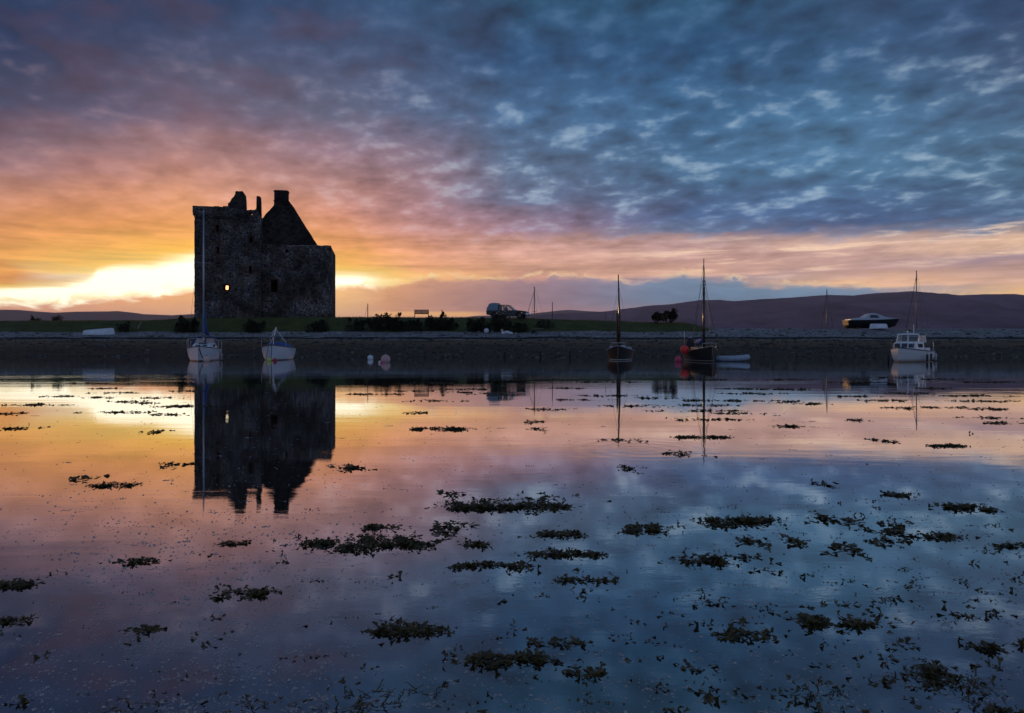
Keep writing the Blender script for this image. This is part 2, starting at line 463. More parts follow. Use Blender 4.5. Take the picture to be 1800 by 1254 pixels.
# ---------------------------------------------------------------- water
def build_water():
    me = bpy.data.meshes.new('water')
    S = 14000.0
    xs = [-S, -600, -60, 60, 600, S]; ys = [-S, -300, -20, 60, 600, S]
    vs = [(x, y, 0) for y in ys for x in xs]
    fs = [(j * 6 + i, j * 6 + i + 1, (j + 1) * 6 + i + 1, (j + 1) * 6 + i) for j in range(5) for i in range(5)]
    me.from_pydata(vs, [], fs); me.update()
    m = bpy.data.materials.new('still_water'); m.use_nodes = True
    g = G(m.node_tree); g.n.clear()
    out = g.n.new('ShaderNodeOutputMaterial')
    tc = g.n.new('ShaderNodeTexCoord'); P = tc.outputs['Object']
    # long lazy undulations, wind-patch ripples and the small chop near the weed
    swell = g.noise(g.vmath('MULTIPLY', P, (0.30, 1.3, 1)).outputs[0], 1.0, 3, 0.5, 0.4)
    rip = g.noise(g.vmath('MULTIPLY', P, (2.2, 6.0, 1)).outputs[0], 1.0, 4, 0.55, 0.3)
    tiny = g.noise(g.vmath('MULTIPLY', P, (22, 38, 1)).outputs[0], 1.0, 3, 0.55, 0.2)
    patch = g.rng(g.noise(g.vmath('MULTIPLY', P, (0.10, 0.42, 1)).outputs[0], 1.0, 4, 0.6, 0.5), 0.42, 0.66, 0.15, 1.0, True)
    zone = g.rng(g.sep(P)[1], 15.0, 20.0, 1.0, 3.2, True)
    rip = g.mul(g.sub(rip, .5), zone)
    rd = g.m('SQRT', g.add(g.m('POWER', g.m('ABSOLUTE', g.sub(g.sep(P)[0], 1.28)), 2.0), g.m('POWER', g.m('ABSOLUTE', g.sub(g.sep(P)[1], 7.05)), 2.0)))
    ring = g.mul(g.m('SINE', g.mul(rd, 30.0)), g.mul(g.rng(rd, 1.15, 0.3, 0, 1, True), g.rng(rd, 0.05, 0.2)))
    h = g.add(g.mul(ring, 0.00022), g.add(g.mul(swell, 0.0035), g.add(g.mul(g.mul(rip, patch), 0.0012), g.mul(g.mul(tiny, g.add(patch, .25)), 0.00026))))
    bn = g.n.new('ShaderNodeBump'); bn.inputs['Strength'].default_value = 1.0; bn.inputs['Distance'].default_value = 1.0
    g.put(bn.inputs['Height'], g.mul(h, 0.55))
    gl = g.n.new('ShaderNodeBsdfGlossy'); gl.inputs['Roughness'].default_value = 0.015
    gl.inputs['Color'].default_value = (0.97, 0.97, 0.98, 1)
    df = g.n.new('ShaderNodeBsdfDiffuse')
    bed = g.noise(P, 1.6, 6, 0.6)
    g.put(df.inputs[0], g.mix(g.rng(bed, .35, .65), (0.010, 0.012, 0.012, 1), (0.022, 0.020, 0.016, 1)))
    fr = g.n.new('ShaderNodeFresnel'); fr.inputs[0].default_value = 1.33
    g.put(gl.inputs['Normal'], bn.outputs[0]); g.put(fr.inputs['Normal'], bn.outputs[0])
    mx = g.n.new('ShaderNodeMixShader')
    g.l.new(g.m('POWER', fr.outputs[0], 0.36, clamp=True), mx.inputs[0])
    g.l.new(df.outputs[0], mx.inputs[1]); g.l.new(gl.outputs[0], mx.inputs[2]); g.l.new(mx.outputs[0], out.inputs[0])
    me.materials.append(m)
    o = bpy.data.objects.new('water', me); C.objects.link(o)
    tag(o, 'still water of the bay mirroring the sunset sky', kind='structure')
build_water()

# ---------------------------------------------------------------- shore
def lerpt(x, tab):
    for (a, va), (b, vb) in zip(tab, tab[1:]):
        if x <= b:
            t = max(0.0, min(1.0, (x - a) / (b - a))); t = t * t * (3 - 2 * t)
            return va + (vb - va) * t
    return tab[-1][1]
PLAT = [(-90, 3.85), (-64, 3.9), (-46, 3.95), (-39, 4.28), (-22, 4.38), (-8, 4.32), (2, 4.22), (8, 4.03), (16, 3.80), (20.5, 3.68), (24.5, 3.05), (40, 2.96), (58, 3.02), (90, 2.9), (140, 2.0)]
def shoreline(x): return 61.5 + 1.3 * nz(x / 23.0, 3.1) + 0.5 * nz(x / 7.0, 9.0)
def ground_z(x, y):
    s = y - shoreline(x)
    if s < 0: return max(-1.2, s * 0.07)
    P = lerpt(x, PLAT)
    a = [(0, 0.0), (6.5, 0.62), (13, 1.52), (15.5, 1.95), (18.2, 2.30), (20.0, min(2.75, P)), (24.5, P - 0.05), (29, P)]
    t = None
    for (p, v), (q, w) in zip(a, a[1:]):
        if s <= q:
            k = (s - p) / (q - p); t = v + (w - v) * k; break
    if t is None: t = P
    y2 = 112 + 3 * nz(x / 30, 8.8) - 14 * max(0.0, min(1.0, (x - 22) / 12))
    if y > y2: t = max(-1.2, t - (y - y2) * 0.28)
    r = fbm(x * 0.35, y * 0.6, 1.0) * 0.05 + fbm(x * 1.5, y * 2.2, 4.0) * 0.025
    return t + r * min(1.0, s / 4.0)
def grass_amount(x, y, z):
    if y > 116: return 0.0
    edge = 2.42 + 0.18 * nz(x / 6.0, 2.2) + 0.10 * nz(x / 1.7, y / 2.0)
    g = max(0.0, min(1.0, (z - edge) / 0.12))
    lim = 23.2 + 1.5 * nz(y / 3.0, 5.0) + nz(x * .8, y * .8)
    return g * max(0.0, min(1.0, (lim - x) / 1.2))

def build_shore():
    xs = np.concatenate([np.arange(-180, -72, 2.5), np.arange(-72, 72, 0.45), np.arange(72, 180, 2.5)])
    ys = np.concatenate([np.arange(46, 60, 1.4), np.arange(60, 92, 0.32), np.arange(92, 130, 1.2)])
    vs = []; colr = []
    for y in ys:
        for x in xs:
            x = float(x); y = float(y)
            z = ground_z(x, y)
            vs.append((x, y, z))
            gr = grass_amount(x, y, z)
            w1 = 1.72 + 0.10 * nz(x / 9.0, 1.0) + 0.06 * nz(x / 2.0, 6.0)
            strand = math.exp(-((z - w1) / 0.15) ** 2) * (1.0 if y < 90 else 0.0) * max(0.0, min(1.0, 0.95 + 1.0 * nz(x / 3.1, y / 1.3, 3)))
            strand = max(strand, 0.7 * math.exp(-((z - w1 + 0.16) / 0.05) ** 2) * max(0.0, 0.1 + nz(x / 5.0, 7.7)) * (y < 90))
            mud = max(0.0, min(1.0, (w1 - 0.05 - z) / 0.25)) if y < 90 else 0.0
            colr.append((gr, min(1.0, strand), mud, 1))
    nx, ny = len(xs), len(ys)
    fs = [(j * nx + i, j * nx + i + 1, (j + 1) * nx + i + 1, (j + 1) * nx + i) for j in range(ny - 1) for i in range(nx - 1)]
    me = bpy.data.meshes.new('shore'); me.from_pydata(vs, [], fs)
    ca = me.color_attributes.new('ground_kind', 'FLOAT_COLOR', 'POINT')
    ca.data.foreach_set('color', np.array(colr, dtype=np.float32).ravel())
    me.polygons.foreach_set('use_smooth', [True] * len(fs)); me.update()
    m = bpy.data.materials.new('shore_ground'); m.use_nodes = True
    g = G(m.node_tree); b = g.n['Principled BSDF']
    tc = g.n.new('ShaderNodeTexCoord'); P = tc.outputs['Object']
    at_ = g.n.new('ShaderNodeAttribute'); at_.attribute_name = 'ground_kind'
    s3 = g.n.new('ShaderNodeSeparateColor'); g.l.new(at_.outputs['Color'], s3.inputs[0])
    gr, strand, mud = s3.outputs
    n1 = g.noise(P, 0.6, 6, 0.6); n2 = g.noise(P, 5.0, 6, 0.7); n3 = g.noise(P, 16.0, 4, 0.7)
    vor = g.n.new('ShaderNodeTexVoronoi'); vor.inputs['Scale'].default_value = 6.5; g.l.new(P, vor.inputs['Vector'])
    vcol = g.sep(vor.outputs['Color'])[0]
    gravel = g.mix(vcol, (0.065, 0.065, 0.067, 1), (0.42, 0.42, 0.42, 1))
    gravel = g.mix(g.rng(n1, .35, .65, 0, .6), gravel, (0.10, 0.098, 0.095, 1))
    mudc = g.mix(g.rng(n2, .35, .68), (0.024, 0.016, 0.009, 1), (0.145, 0.098, 0.056, 1))
    mudc = g.mix(g.mul(g.rng(n3, .62, .70), g.rng(n1, .45, .7)), mudc, (0.14, 0.13, 0.12, 1))
    dry = g.rng(g.add(g.sep(P)[2], g.mul(g.sub(n1, .5), .8)), 0.55, 1.5, 0.7, 1.9)
    dm = g.vmath('SCALE', mudc); g.put(dm.inputs['Scale'], dry); mudc = dm.outputs[0]
    weed = g.mix(n2, (0.006, 0.005, 0.004, 1), (0.022, 0.017, 0.011, 1))
    grass = g.mix(g.rng(n1, .3, .7), (0.042, 0.056, 0.013, 1), (0.098, 0.108, 0.028, 1))
    grass = g.mix(g.rng(n3, .45, .75, 0, .5), grass, (0.075, 0.065, 0.03, 1))
    wl = g.noise(g.vmath('MULTIPLY', P, (0.10, 0.55, 1)).outputs[0], 1.0, 5, .65)
    mudc = g.mix(g.rng(wl, .54, .62, 0, .75), mudc, (0.012, 0.010, 0.006, 1))
    c = g.mix(g.rng(g.add(mud, g.mul(g.sub(n2, .5), .5)), .35, .75), gravel, mudc)
    c = g.mix(g.rng(g.add(strand, g.mul(g.sub(n2, .5), .9)), .35, .6), c, weed)
    c = g.mix(g.rng(g.add(gr, g.mul(g.sub(n2, .5), .7)), .35, .65), c, grass)
    g.put(b.inputs['Base Color'], c); b.inputs['Roughness'].default_value = 0.85
    b.inputs['Specular IOR Level'].default_value = 0.25
    bn = g.n.new('ShaderNodeBump'); bn.inputs['Distance'].default_value = 0.07
    g.put(bn.inputs['Height'], g.add(g.add(g.mul(n2, .8), g.mul(n3, .5)), g.mul(vor.outputs['Distance'], -0.5))); g.put(b.inputs['Normal'], bn.outputs[0])
    me.materials.append(m)
    o = bpy.data.objects.new('shore', me); C.objects.link(o)
    tag(o, 'mud, shingle and grass bank on the far side of the bay', kind='structure')
build_shore()

def build_beach_stones():
    rnd = random.Random(19); v = []; f = []
    def lump(x, y, z, rx, ry, rz):
        n = len(v); k = 6; a0 = rnd.random() * 6
        for i in range(k): a = a0 + 2 * PI * i / k; q = rnd.uniform(.75, 1.2); v.append((x + rx * q * math.cos(a), y + ry * q * math.sin(a), z - .04))
        for i in range(k): a = a0 + 2 * PI * i / k; q = rnd.uniform(.45, .8); v.append((x + rx * q * math.cos(a), y + ry * q * math.sin(a), z + rz * rnd.uniform(.6, 1)))
        v.append((x, y, z + rz))
        for i in range(k):
            j = (i + 1) % k
            f.append((n + i, n + j, n + k + j, n + k + i)); f.append((n + k + i, n + k + j, n + 2 * k))
    c = 0
    while c < 5200:
        x = rnd.uniform(-66, 66); y = rnd.uniform(56, 82)
        s = y - shoreline(x)
        if nz(x / 4.0, y / 1.6, 6.0) < .02 and rnd.random() < .8: continue
        z = ground_z(x, y)
        if s < 0:
            if rnd.random() < .75: continue
            z = 0.0
        if grass_amount(x, y, z) > .3 and rnd.random() < .97: continue
        if z > 1.7 and rnd.random() < .75: continue
        r = rnd.choice((.05, .06, .07, .09, .12, .18)) * rnd.uniform(.7, 1.3)
        lump(x, y, z, r * rnd.uniform(1, 2.2), r, r * rnd.uniform(.35, .8)); c += 1
    me = bpy.data.meshes.new('beach_stones'); me.from_pydata(v, [], f); me.update()
    m = bpy.data.materials.new('weedy_stone'); m.use_nodes = True
    g = G(m.node_tree); b = g.n['Principled BSDF']; tc = g.n.new('ShaderNodeTexCoord')
    n = g.noise(tc.outputs['Object'], 2.3, 4, .7)
    g.put(b.inputs['Base Color'], g.ramp(n, [(0.0, (.010, .008, .006)), (.50, (.022, .017, .011)), (.58, (.10, .09, .08)), (.68, (.16, .15, .14)), (1.0, (.26, .25, .24))]))
    b.inputs['Roughness'].default_value = .75
    me.materials.append(m)
    o = bpy.data.objects.new('beach_stones', me); C.objects.link(o)
    tag(o, 'stones and weed-covered lumps strewn over the mud and shingle', kind='stuff')
build_beach_stones()

def build_grass():
    rnd = random.Random(5)
    mb_v = []; mb_f = []
    def blade(x, y, z, h):
        a = rnd.random() * PI; w = 0.012 + 0.012 * rnd.random()
        dx, dy = math.cos(a) * w, math.sin(a) * w
        lx, ly = rnd.gauss(0, .35) * h, rnd.gauss(0, .35) * h
        n = len(mb_v)
        mb_v.extend([(x - dx, y - dy, z - .03), (x + dx, y + dy, z - .03), (x + dx * .6 + lx * .4, y + dy * .6 + ly * .4, z + h * .6), (x - dx * .6 + lx * .4, y - dy * .6 + ly * .4, z + h * .6), (x + lx, y + ly, z + h)])
        mb_f.extend([(n, n + 1, n + 2, n + 3), (n + 3, n + 2, n + 4)])
    cnt = 0
    while cnt < 46000:
        x = rnd.uniform(-72, 25); y = rnd.uniform(79, 92) if rnd.random() < .8 else rnd.uniform(92, 108)
        z = ground_z(x, y)
        ga = grass_amount(x, y, z)
        if ga < rnd.random(): continue
        k = nz(x / 2.2, y / 2.2, 4.4)
        if k < -0.25 and rnd.random() < .7: continue
        blade(x, y, z, rnd.uniform(.05, .15) * (1.1 + 0.8 * max(0, k))); cnt += 1
    me = bpy.data.meshes.new('grass'); me.from_pydata(mb_v, [], mb_f); me.update()
    me.materials.append(leaf_mat('grass_blade', (0.060, 0.074, 0.018), (0.14, 0.130, 0.040), 0.45, 0.8))
    o = bpy.data.objects.new('grass', me); C.objects.link(o)
    tag(o, 'short rough grass covering the bank round the castle', kind='stuff')
build_grass()

# ---------------------------------------------------------------- far hills
def build_hills(name, label, prof, D, depth, c1, c2, seed, relief):
    """prof: (px, py) skyline seen from the bay, at distance D."""
    px = np.arange(prof[0][0], prof[-1][0] + 1, 6.0)
    ph = np.interp(px, [p[0] for p in prof], [p[1] for p in prof])
    rows = 34
    vs = []; nx = len(px)
    for j in range(rows):
        t = j / (rows - 1)          # 0 foot, ~0.75 ridge, 1 behind
        for i in range(nx):
            X0 = at(px[i], D); H = zat(ph[i], D)
            Y = D - depth * 0.75 + depth * t
            if t <= 0.75:
                k = t / 0.75
                pr = 0.34 * k + 0.66 * k ** 2.4
                pr += 0.10 * math.sin(k * PI) * (0.5 + nz(X0 / 900.0, seed))
            else:
                pr = 1 - ((t - .75) / .25) * 0.8
            nzv = fbm(X0 / 700.0, Y / 600.0 + seed, 0.0, 5) * relief * math.sin(min(1, t / .75) * PI) * 0.9
            nzv += mnoise.ridged_multi_fractal(Vector((X0 / 420.0, Y / 900.0, seed)), 1.0, 2.0, 4, 1.0, 2.0) * relief * 0.30 * math.sin(min(1, t / .75) * PI) 
            crest = fbm(X0 / 130.0, seed, 2.0, 4) * relief * 0.03 * (t / .75 if t < .75 else 1)
            z = H * pr + nzv + crest - 6
            if t == 0: z = -8
            # keep the slope below the line of sight to the skyline
            if t < 0.74: z = min(z, (H - CAM_H) * Y / D * 0.985)
            vs.append((X0, Y, z))
    fs = [(j * nx + i, j * nx + i + 1, (j + 1) * nx + i + 1, (j + 1) * nx + i) for j in range(rows - 1) for i in range(nx - 1)]
    me = bpy.data.meshes.new(name); me.from_pydata(vs, [], fs)
    me.polygons.foreach_set('use_smooth', [True] * len(fs)); me.update()
    m = bpy.data.materials.new(name + '_heather'); m.use_nodes = True
    g = G(m.node_tree); b = g.n['Principled BSDF']; tc = g.n.new('ShaderNodeTexCoord')
    n = g.noise(g.vmath('MULTIPLY', tc.outputs['Object'], (0.0016, 0.0012, 0.006)).outputs[0], 1.0, 8, 0.62, 0.4)
    n2 = g.noise(g.vmath('MULTIPLY', tc.outputs['Object'], (0.012, 0.006, 0.03)).outputs[0], 1.0, 5, 0.6)
    g.put(b.inputs['Base Color'], g.mix(g.rng(g.add(g.mul(n, .75), g.mul(n2, .25)), .40, .60), tuple(c1) + (1,), tuple(c2) + (1,)))
    b.inputs['Roughness'].default_value = 0.9; b.inputs['Specular IOR Level'].default_value = 0.1
    me.materials.append(m)
    o = bpy.data.objects.new(name, me); C.objects.link(o)
    tag(o, label, kind='structure')

build_hills('hills', 'long moorland hills across the sound', [(560, 560), (760, 558), (800, 557.5), (860, 556), (930, 554), (1000, 548.5), (1060, 545), (1100, 540), (1130, 535.5), (1180, 531.5), (1230, 524.5), (1260, 524), (1290, 526.5), (1340, 522.5), (1390, 520.5), (1432, 516.5), (1462, 514.8),
    (1500, 516.5), (1540, 511.5), (1580, 510), (1606, 508), (1640, 511.5), (1690, 515.5), (1740, 513.5), (1770, 513.5), (1800, 516.5), (1900, 522), (2100, 512), (2500, 530), (2900, 545)],
    6200.0, 3200.0, (0.020, 0.018, 0.036), (0.120, 0.080, 0.120), 3.0, 110.0)  # heather colours with the blue-purple of distant air painted in
build_hills('far_hills', 'low faint hills beyond the spit', [(560, 566), (690, 561), (735, 559.5), (770, 557.5), (792, 556), (806, 557.5), (830, 554), (850, 553), (900, 553), (945, 548), (985, 543.5), (1000, 542.5), (1035, 545), (1080, 547), (1140, 552), (1300, 560)],
    9500.0, 2200.0, (0.05, 0.04, 0.045), (0.10, 0.075, 0.08), 7.0, 40.0)
build_hills('left_hills', 'low rounded hills beneath the sunset glow', [(-900, 560), (-500, 552), (-250, 548), (-80, 545), (0, 542), (28, 542.2), (60, 545), (95, 547.3), (130, 545.6), (190, 545), (205, 544.4), (230, 547), (250, 550), (300, 552), (345, 549.5), (430, 551), (520, 556), (600, 561), (700, 570)],
    7800.0, 2600.0, (0.045, 0.032, 0.026), (0.09, 0.06, 0.045), 11.0, 40.0)

# ---------------------------------------------------------------- castle
CASTLE_Y = 89.0
CASTLE_X = at(465, CASTLE_Y)
CA = R(10.5)
CBASE = 4.25
castle = thing('castle_ruin', 'roofless dark stone tower house with broken gables on the grass bank', 'castle', (CASTLE_X, CASTLE_Y, CBASE), CA)
_u = Vector((math.cos(CA), math.sin(CA))); _w = Vector((-math.sin(CA), math.cos(CA)))
def cs(px, py, v=0.0):
    """photo pixel on the castle plane standing v metres behind the front -> (along the front, height)."""
    k = (px - 900) / F
    cx = CASTLE_X + v * _w.x; cy = CASTLE_Y + v * _w.y
    u = (k * cy - cx) / (_u.x - k * _u.y)
    Y = cy + u * _u.y
    return u, zat(py, Y) - CBASE

def stone_mat(name, dark, light, harl, harl_amt, scale=2.9):
    m = bpy.data.materials.new(name); m.use_nodes = True
    g = G(m.node_tree); b = g.n['Principled BSDF']; tc = g.n.new('ShaderNodeTexCoord'); P = tc.outputs['Object']
    P2 = g.vmath('MULTIPLY', g.vmath('ADD', P, g.vmath('SCALE', g.vmath('SUBTRACT', g_col(g, P, 1.6), (0.5, 0.5, 0.5)).outputs[0]).outputs[0]).outputs[0], (1.0, 1.0, 1.55)).outputs[0]
    v = g.n.new('ShaderNodeTexVoronoi'); v.inputs['Scale'].default_value = scale; g.l.new(P2, v.inputs['Vector'])
    ve = g.n.new('ShaderNodeTexVoronoi'); ve.feature = 'DISTANCE_TO_EDGE'; ve.inputs['Scale'].default_value = scale; g.l.new(P2, ve.inputs['Vector'])
    r, gg, bb = g.sep(v.outputs['Color'])
    c = g.mix(r, tuple(dark) + (1,), tuple(light) + (1,))
    c = g.mix(g.rng(gg, .8, .95, 0, .7), c, (light[0] * 1.25, light[1] * 0.85, light[2] * 0.7, 1))
    n = g.noise(P, 0.45, 6, 0.62); n2 = g.noise(P, 4.0, 6, 0.7)
    mort = g.rng(ve.outputs['Distance'], 0.075, 0.02)
    mask = g.rng(g.add(g.mul(n, 0.7), g.mul(n2, .3)), 0.60 - harl_amt * .2, 0.70 - harl_amt * .15)
    c = g.mix(g.mul(mort, g.add(0.10, g.mul(mask, .8))), c, tuple(harl) + (1,))
    c = g.mix(g.mul(mask, g.rng(n2, .48, .66, 0, .75)), c, tuple(harl) + (1,))
    streak = g.noise(g.vmath('MULTIPLY', P, (2.4, 2.4, 0.35)).outputs[0], 1.0, 6, 0.65)
    c = g.mix(g.mul(g.rng(streak, .56, .70), g.mul(mask, g.rng(n2, .4, .6))), c, tuple(min(1, h * 1.5) for h in harl) + (1,))
    wv = g.vmath('SCALE', c); g.put(wv.inputs['Scale'], g.rng(g.noise(P, .30, 5, .6, .5), .34, .66, .45, 1.5)); c = wv.outputs[0]
    g.put(b.inputs['Base Color'], c); b.inputs['Roughness'].default_value = 0.9; b.inputs['Specular IOR Level'].default_value = .2
    bn = g.n.new('ShaderNodeBump'); bn.inputs['Distance'].default_value = 0.06
    g.put(bn.inputs['Height'], g.add(g.rng(ve.outputs['Distance'], 0.0, 0.16), g.mul(n2, .5))); g.put(b.inputs['Normal'], bn.outputs[0])
    return m
def g_col(g, P, s):
    n = g.n.new('ShaderNodeTexNoise'); n.inputs['Scale'].default_value = s; n.inputs['Detail'].default_value = 3
    g.l.new(P, n.inputs['Vector'])
    sc_ = g.vmath('SCALE', n.outputs['Color']); sc_.inputs['Scale'].default_value = 0.28
    return sc_.outputs[0]
STONE = stone_mat('harled_rubble', (0.016, 0.012, 0.010), (0.085, 0.066, 0.054), (0.27, 0.26, 0.27), 0.72)
STONE2 = stone_mat('dark_gable_rubble', (0.016, 0.014, 0.013), (0.055, 0.046, 0.040), (0.13, 0.12, 0.11), 0.05)
STONE3 = stone_mat('red_dressed_stone', (0.045, 0.024, 0.018), (0.10, 0.055, 0.040), (0.14, 0.11, 0.09), 0.1, 1.6)

def wall_panel(mb, tops, holes, v0, v1, bottom=-0.6):
    """A wall standing along the front: tops = [(u, ztop)...], holes = [(u0, u1, z0, z1)], from depth v0 (front) to v1."""
    us = sorted(set([t[0] for t in tops] + [h for hh in holes for h in hh[:2] if tops[0][0] < h < tops[-1][0]]))
    tu = [t[0] for t in tops]; tz = [t[1] for t in tops]
    top = lambda u: float(np.interp(u, tu, tz))
    for a, b in zip(us, us[1:]):
        if b - a < 1e-6: continue
        mid = (a + b) / 2
        cuts = sorted((h[2], h[3]) for h in holes if h[0] < mid < h[1])
        z = bottom; spans = []
        for z0, z1 in cuts:
            spans.append(((z, z), (z0, z0))); z = z1
        spans.append(((z, z), (top(a), top(b))))
        for (la, lb), (ta, tb) in spans:
            mb.face([(a, v0, la), (b, v0, lb), (b, v0, tb), (a, v0, ta)])
            mb.face([(b, v1, lb), (a, v1, la), (a, v1, ta), (b, v1, tb)])
            mb.face([(a, v0, ta), (b, v0, tb), (b, v1, tb), (a, v1, ta)])
            if la > bottom: mb.face([(a, v0, la), (a, v1, la), (b, v1, lb), (b, v0, lb)])
    for u0, u1, z0, z1 in holes:
        for u in (u0, u1): mb.face([(u, v0, z0), (u, v1, z0), (u, v1, z1), (u, v0, z1)])
    for u, s in ((us[0], 0), (us[-1], 1)):
        mb.face([(u, v0, bottom), (u, v1, bottom), (u, v1, top(u)), (u, v0, top(u))])

def rough_line(pts, v, step=0.22, jit=0.05, seed=1):
    """photo outline -> ragged list of (u, z)."""
    rnd = random.Random(seed)
    q = [cs(p[0], p[1], v) for p in pts]
    out = [q[0]]
    for (a, za), (b, zb) in zip(q, q[1:]):
        L = math.hypot(b - a, zb - za); n = max(1, int(L / step))
        for i in range(1, n + 1):
            t = i / n; j = 0 if i == n and False else rnd.uniform(-jit, jit)
            u = a + (b - a) * t
            if u <= out[-1][0] + 0.004: u = out[-1][0] + 0.004
            out.append((u, za + (zb - za) * t + j))
    return out

def quoins(mb, u, v, z0, z1, su, sv, seed):
    """long and short corner stones standing a little proud of the wall corner."""
    rnd = random.Random(seed); z = z0; k = 0
    while z < z1 - .3:
        h = rnd.uniform(.28, .42); a, b = (0.62, 0.34) if k % 2 else (0.34, 0.62)
        a *= rnd.uniform(.85, 1.15); b *= rnd.uniform(.85, 1.15); p = rnd.uniform(.008, .045)
        mb.box((u - su * (a / 2 - p), v - sv * (b / 2 - p), z + h / 2), (a, b, h - .02)); z += h; k += 1

def surround(name, u0, u1, z0, z1, v, t=0.16, proud=0.03, label=None):
    mb = MB()
    d = 0.35
    mb.box(((u0 - t / 2), v + d / 2 - proud, (z0 + z1) / 2), (t, d, z1 - z0 + 2 * t))
    mb.box(((u1 + t / 2), v + d / 2 - proud, (z0 + z1) / 2), (t, d, z1 - z0 + 2 * t))
    mb.box(((u0 + u1) / 2, v + d / 2 - proud, z1 + t / 2), (u1 - u0, d, t))
    mb.box(((u0 + u1) / 2, v + d / 2 - proud, z0 - t / 2), (u1 - u0, d, t))
    o = mb.build(name, STONE3, castle)
    if label: o['label'] = label

def hole_at(px, py, w, h, v=0.0):
    u, z = cs(px, py, v); return (u - w / 2, u + w / 2, z - h / 2, z + h / 2)

def build_castle():
    T = 1.5; TD = 8.2; HD = 9.6; HV = 0.35
    uL = cs(342.0, 560)[0]; uM = cs(459.0, 560)[0]; uR = cs(581.5, 560, HV)[0]
    # --- tower block
    sun_h = hole_at(398, 506, 0.74, 0.78)
    slit1 = hole_at(382.5, 402, 0.36, 0.85)
    slit2 = hole_at(383, 440, 0.30, 0.80); slit3 = hole_at(441, 422, 0.34, 0.75); slit4 = hole_at(440, 474, 0.30, 0.85)
    peep = hole_at(441, 375.5, 0.34, 0.36)
    tower = MB()
    ztop = cs(380, 375)[1]
    tops = rough_line([(342, 375), (402, 376), (403, 366), (431, 368.3), (433, 370), (449, 369), (450.5, 366), (459.2, 384)], 0, .22, .05, 3)
    tops = [t for t in tops if uL <= t[0] <= uM]; tops[0] = (uL, tops[0][1]); tops.append((uM, tops[-1][1])) if tops[-1][0] < uM else None
    wall_panel(tower, tops, [sun_h, slit1, slit2, slit3, slit4, peep], 0, T)
    bsun = hole_at(398, 506, .80, .64, TD - T / 2); bsl = hole_at(382.5, 402, 1.0, 1.6, TD - T / 2)
    wall_panel(tower, [(uL, ztop - .2), (uL + 3, ztop - .35), (uM, ztop - .6)], [bsun, bsl], TD - T, TD)
    # side walls
    for u0, u1, zz in ((uL, uL + T, ztop - .05), (uM - T, uM, ztop - 1.6)):
        tower.box(((u0 + u1) / 2, TD / 2, (zz - .6) / 2), (T, TD - 2 * T - 0.004, zz + .6))
    # unseen slab added inside to keep skylight off the lower floors
    tower.box(((uL + uM) / 2, TD / 2, 8.6), (uM - uL - 2 * T - .004, TD - 2 * T - .004, 0.4))
    quoins(tower, uL, 0, -0.3, ztop - .8, -1, -1, 4)
    tower.build('tower_wall', STONE, castle)
    # --- parapet with its projecting course, and the ruined length beside it
    par = MB()
    p0 = cs(338.3, 362, -0.22)[0]; p1 = cs(402.5, 362, -0.22)[0]
    zt = cs(345, 361.8)[1]; zb = cs(345, 374.5)[1]
    rnd = random.Random(9)
    u = p0
    while u < p1 - .05:
        w = min(rnd.uniform(.42, .7), p1 - u)
        par.box((u + w / 2, 0.16, (zt + zb) / 2 + rnd.uniform(-.07, .035)), (w - .012, 0.78, zt - zb + rnd.uniform(-.05, .05))); u += w
    par.box(((p0 + p1) / 2, 0.10, zb - .16), (p1 - p0 - .06, 0.60, .3))
    par.box(((p0 + p1) / 2 + .8, 0.05, zb - .42), (p1 - p0 + 1.2, 0.34, .16))
    n = 12
    for i in range(n): par.box((p0 + .3 + (p1 - p0 - .4) * i / (n - 1), -0.02, zb - .44), (.26, .30, .26))
    u = 0
    while u < TD:
        par.box((p0 + .36, .5 + u + .25, (zt + zb) / 2 + rnd.uniform(-.08, .05)), (.72, .48, zt - zb)); u += .5
    par.build('parapet', STONE, castle)
    # --- west chimney stack stepping up from the parapet
    ch = MB()
    wall_panel(ch, rough_line([(400.5, 358), (404, 355.5), (407, 349), (410, 346.5), (413.2, 342), (413.6, 337.2), (415, 336.2), (425.8, 336.2), (426.3, 337.5), (429.6, 341.2), (430.6, 352), (431.2, 369)], .3, .14, .035, 12), [], .3, 1.5, bottom=zb - 1.0)
    ch.build('chimney', STONE2, castle)['label'] = 'stepped chimney stack rising from the parapet'
    # --- thin standing finger of wall
    fg = MB()
    wall_panel(fg, rough_line([(449.2, 371), (450.4, 366), (450.8, 345.5), (452, 344.6), (457.2, 345.5), (457.8, 352), (458.3, 384)], .25, .2, .03, 13), [], .25, 1.1, bottom=cs(450, 386)[1])
    fg.build('wall_fragment', STONE2, castle)
    # --- hall block
    door = hole_at(482, 503, 0.78, 1.55, HV)
    lamp = hole_at(504, 441.5, 0.30, 0.45, HV)
    hall = MB()
    tops = rough_line([(459.2, 429.8), (506, 431), (511, 432.6), (558, 432.6), (560, 431.6), (588, 431.2)], HV, .3, .05, 21)
    tops = [t for t in tops if uM <= t[0] <= uR] ; tops.insert(0, (uM, tops[0][1])) if tops[0][0] > uM + 1e-4 else None
    tops.append((uR, tops[-1][1])) if tops[-1][0] < uR - 1e-4 else None
    wall_panel(hall, tops, [door, lamp], HV, HV + T)
    zh = cs(560, 432, HV)[1]
    hall.box((uR - T / 2, HV + HD / 2, (zh - .6) / 2 - .01), (T, HD - 2 * T - .004, zh + .58))
    hall.box(((uM + uR) / 2, HV + HD - T / 2, (zh - .6) / 2 - .02), (uR - uM, T, zh + .56))
    hall.box(((uM + uR) / 2, HV + HD / 2, zh - .75), (uR - uM - T - .01, HD - 2 * T - .01, .3))
    quoins(hall, uR, HV, -0.3, zh, 1, -1, 6)
    hall.build('hall_wall', STONE, castle)
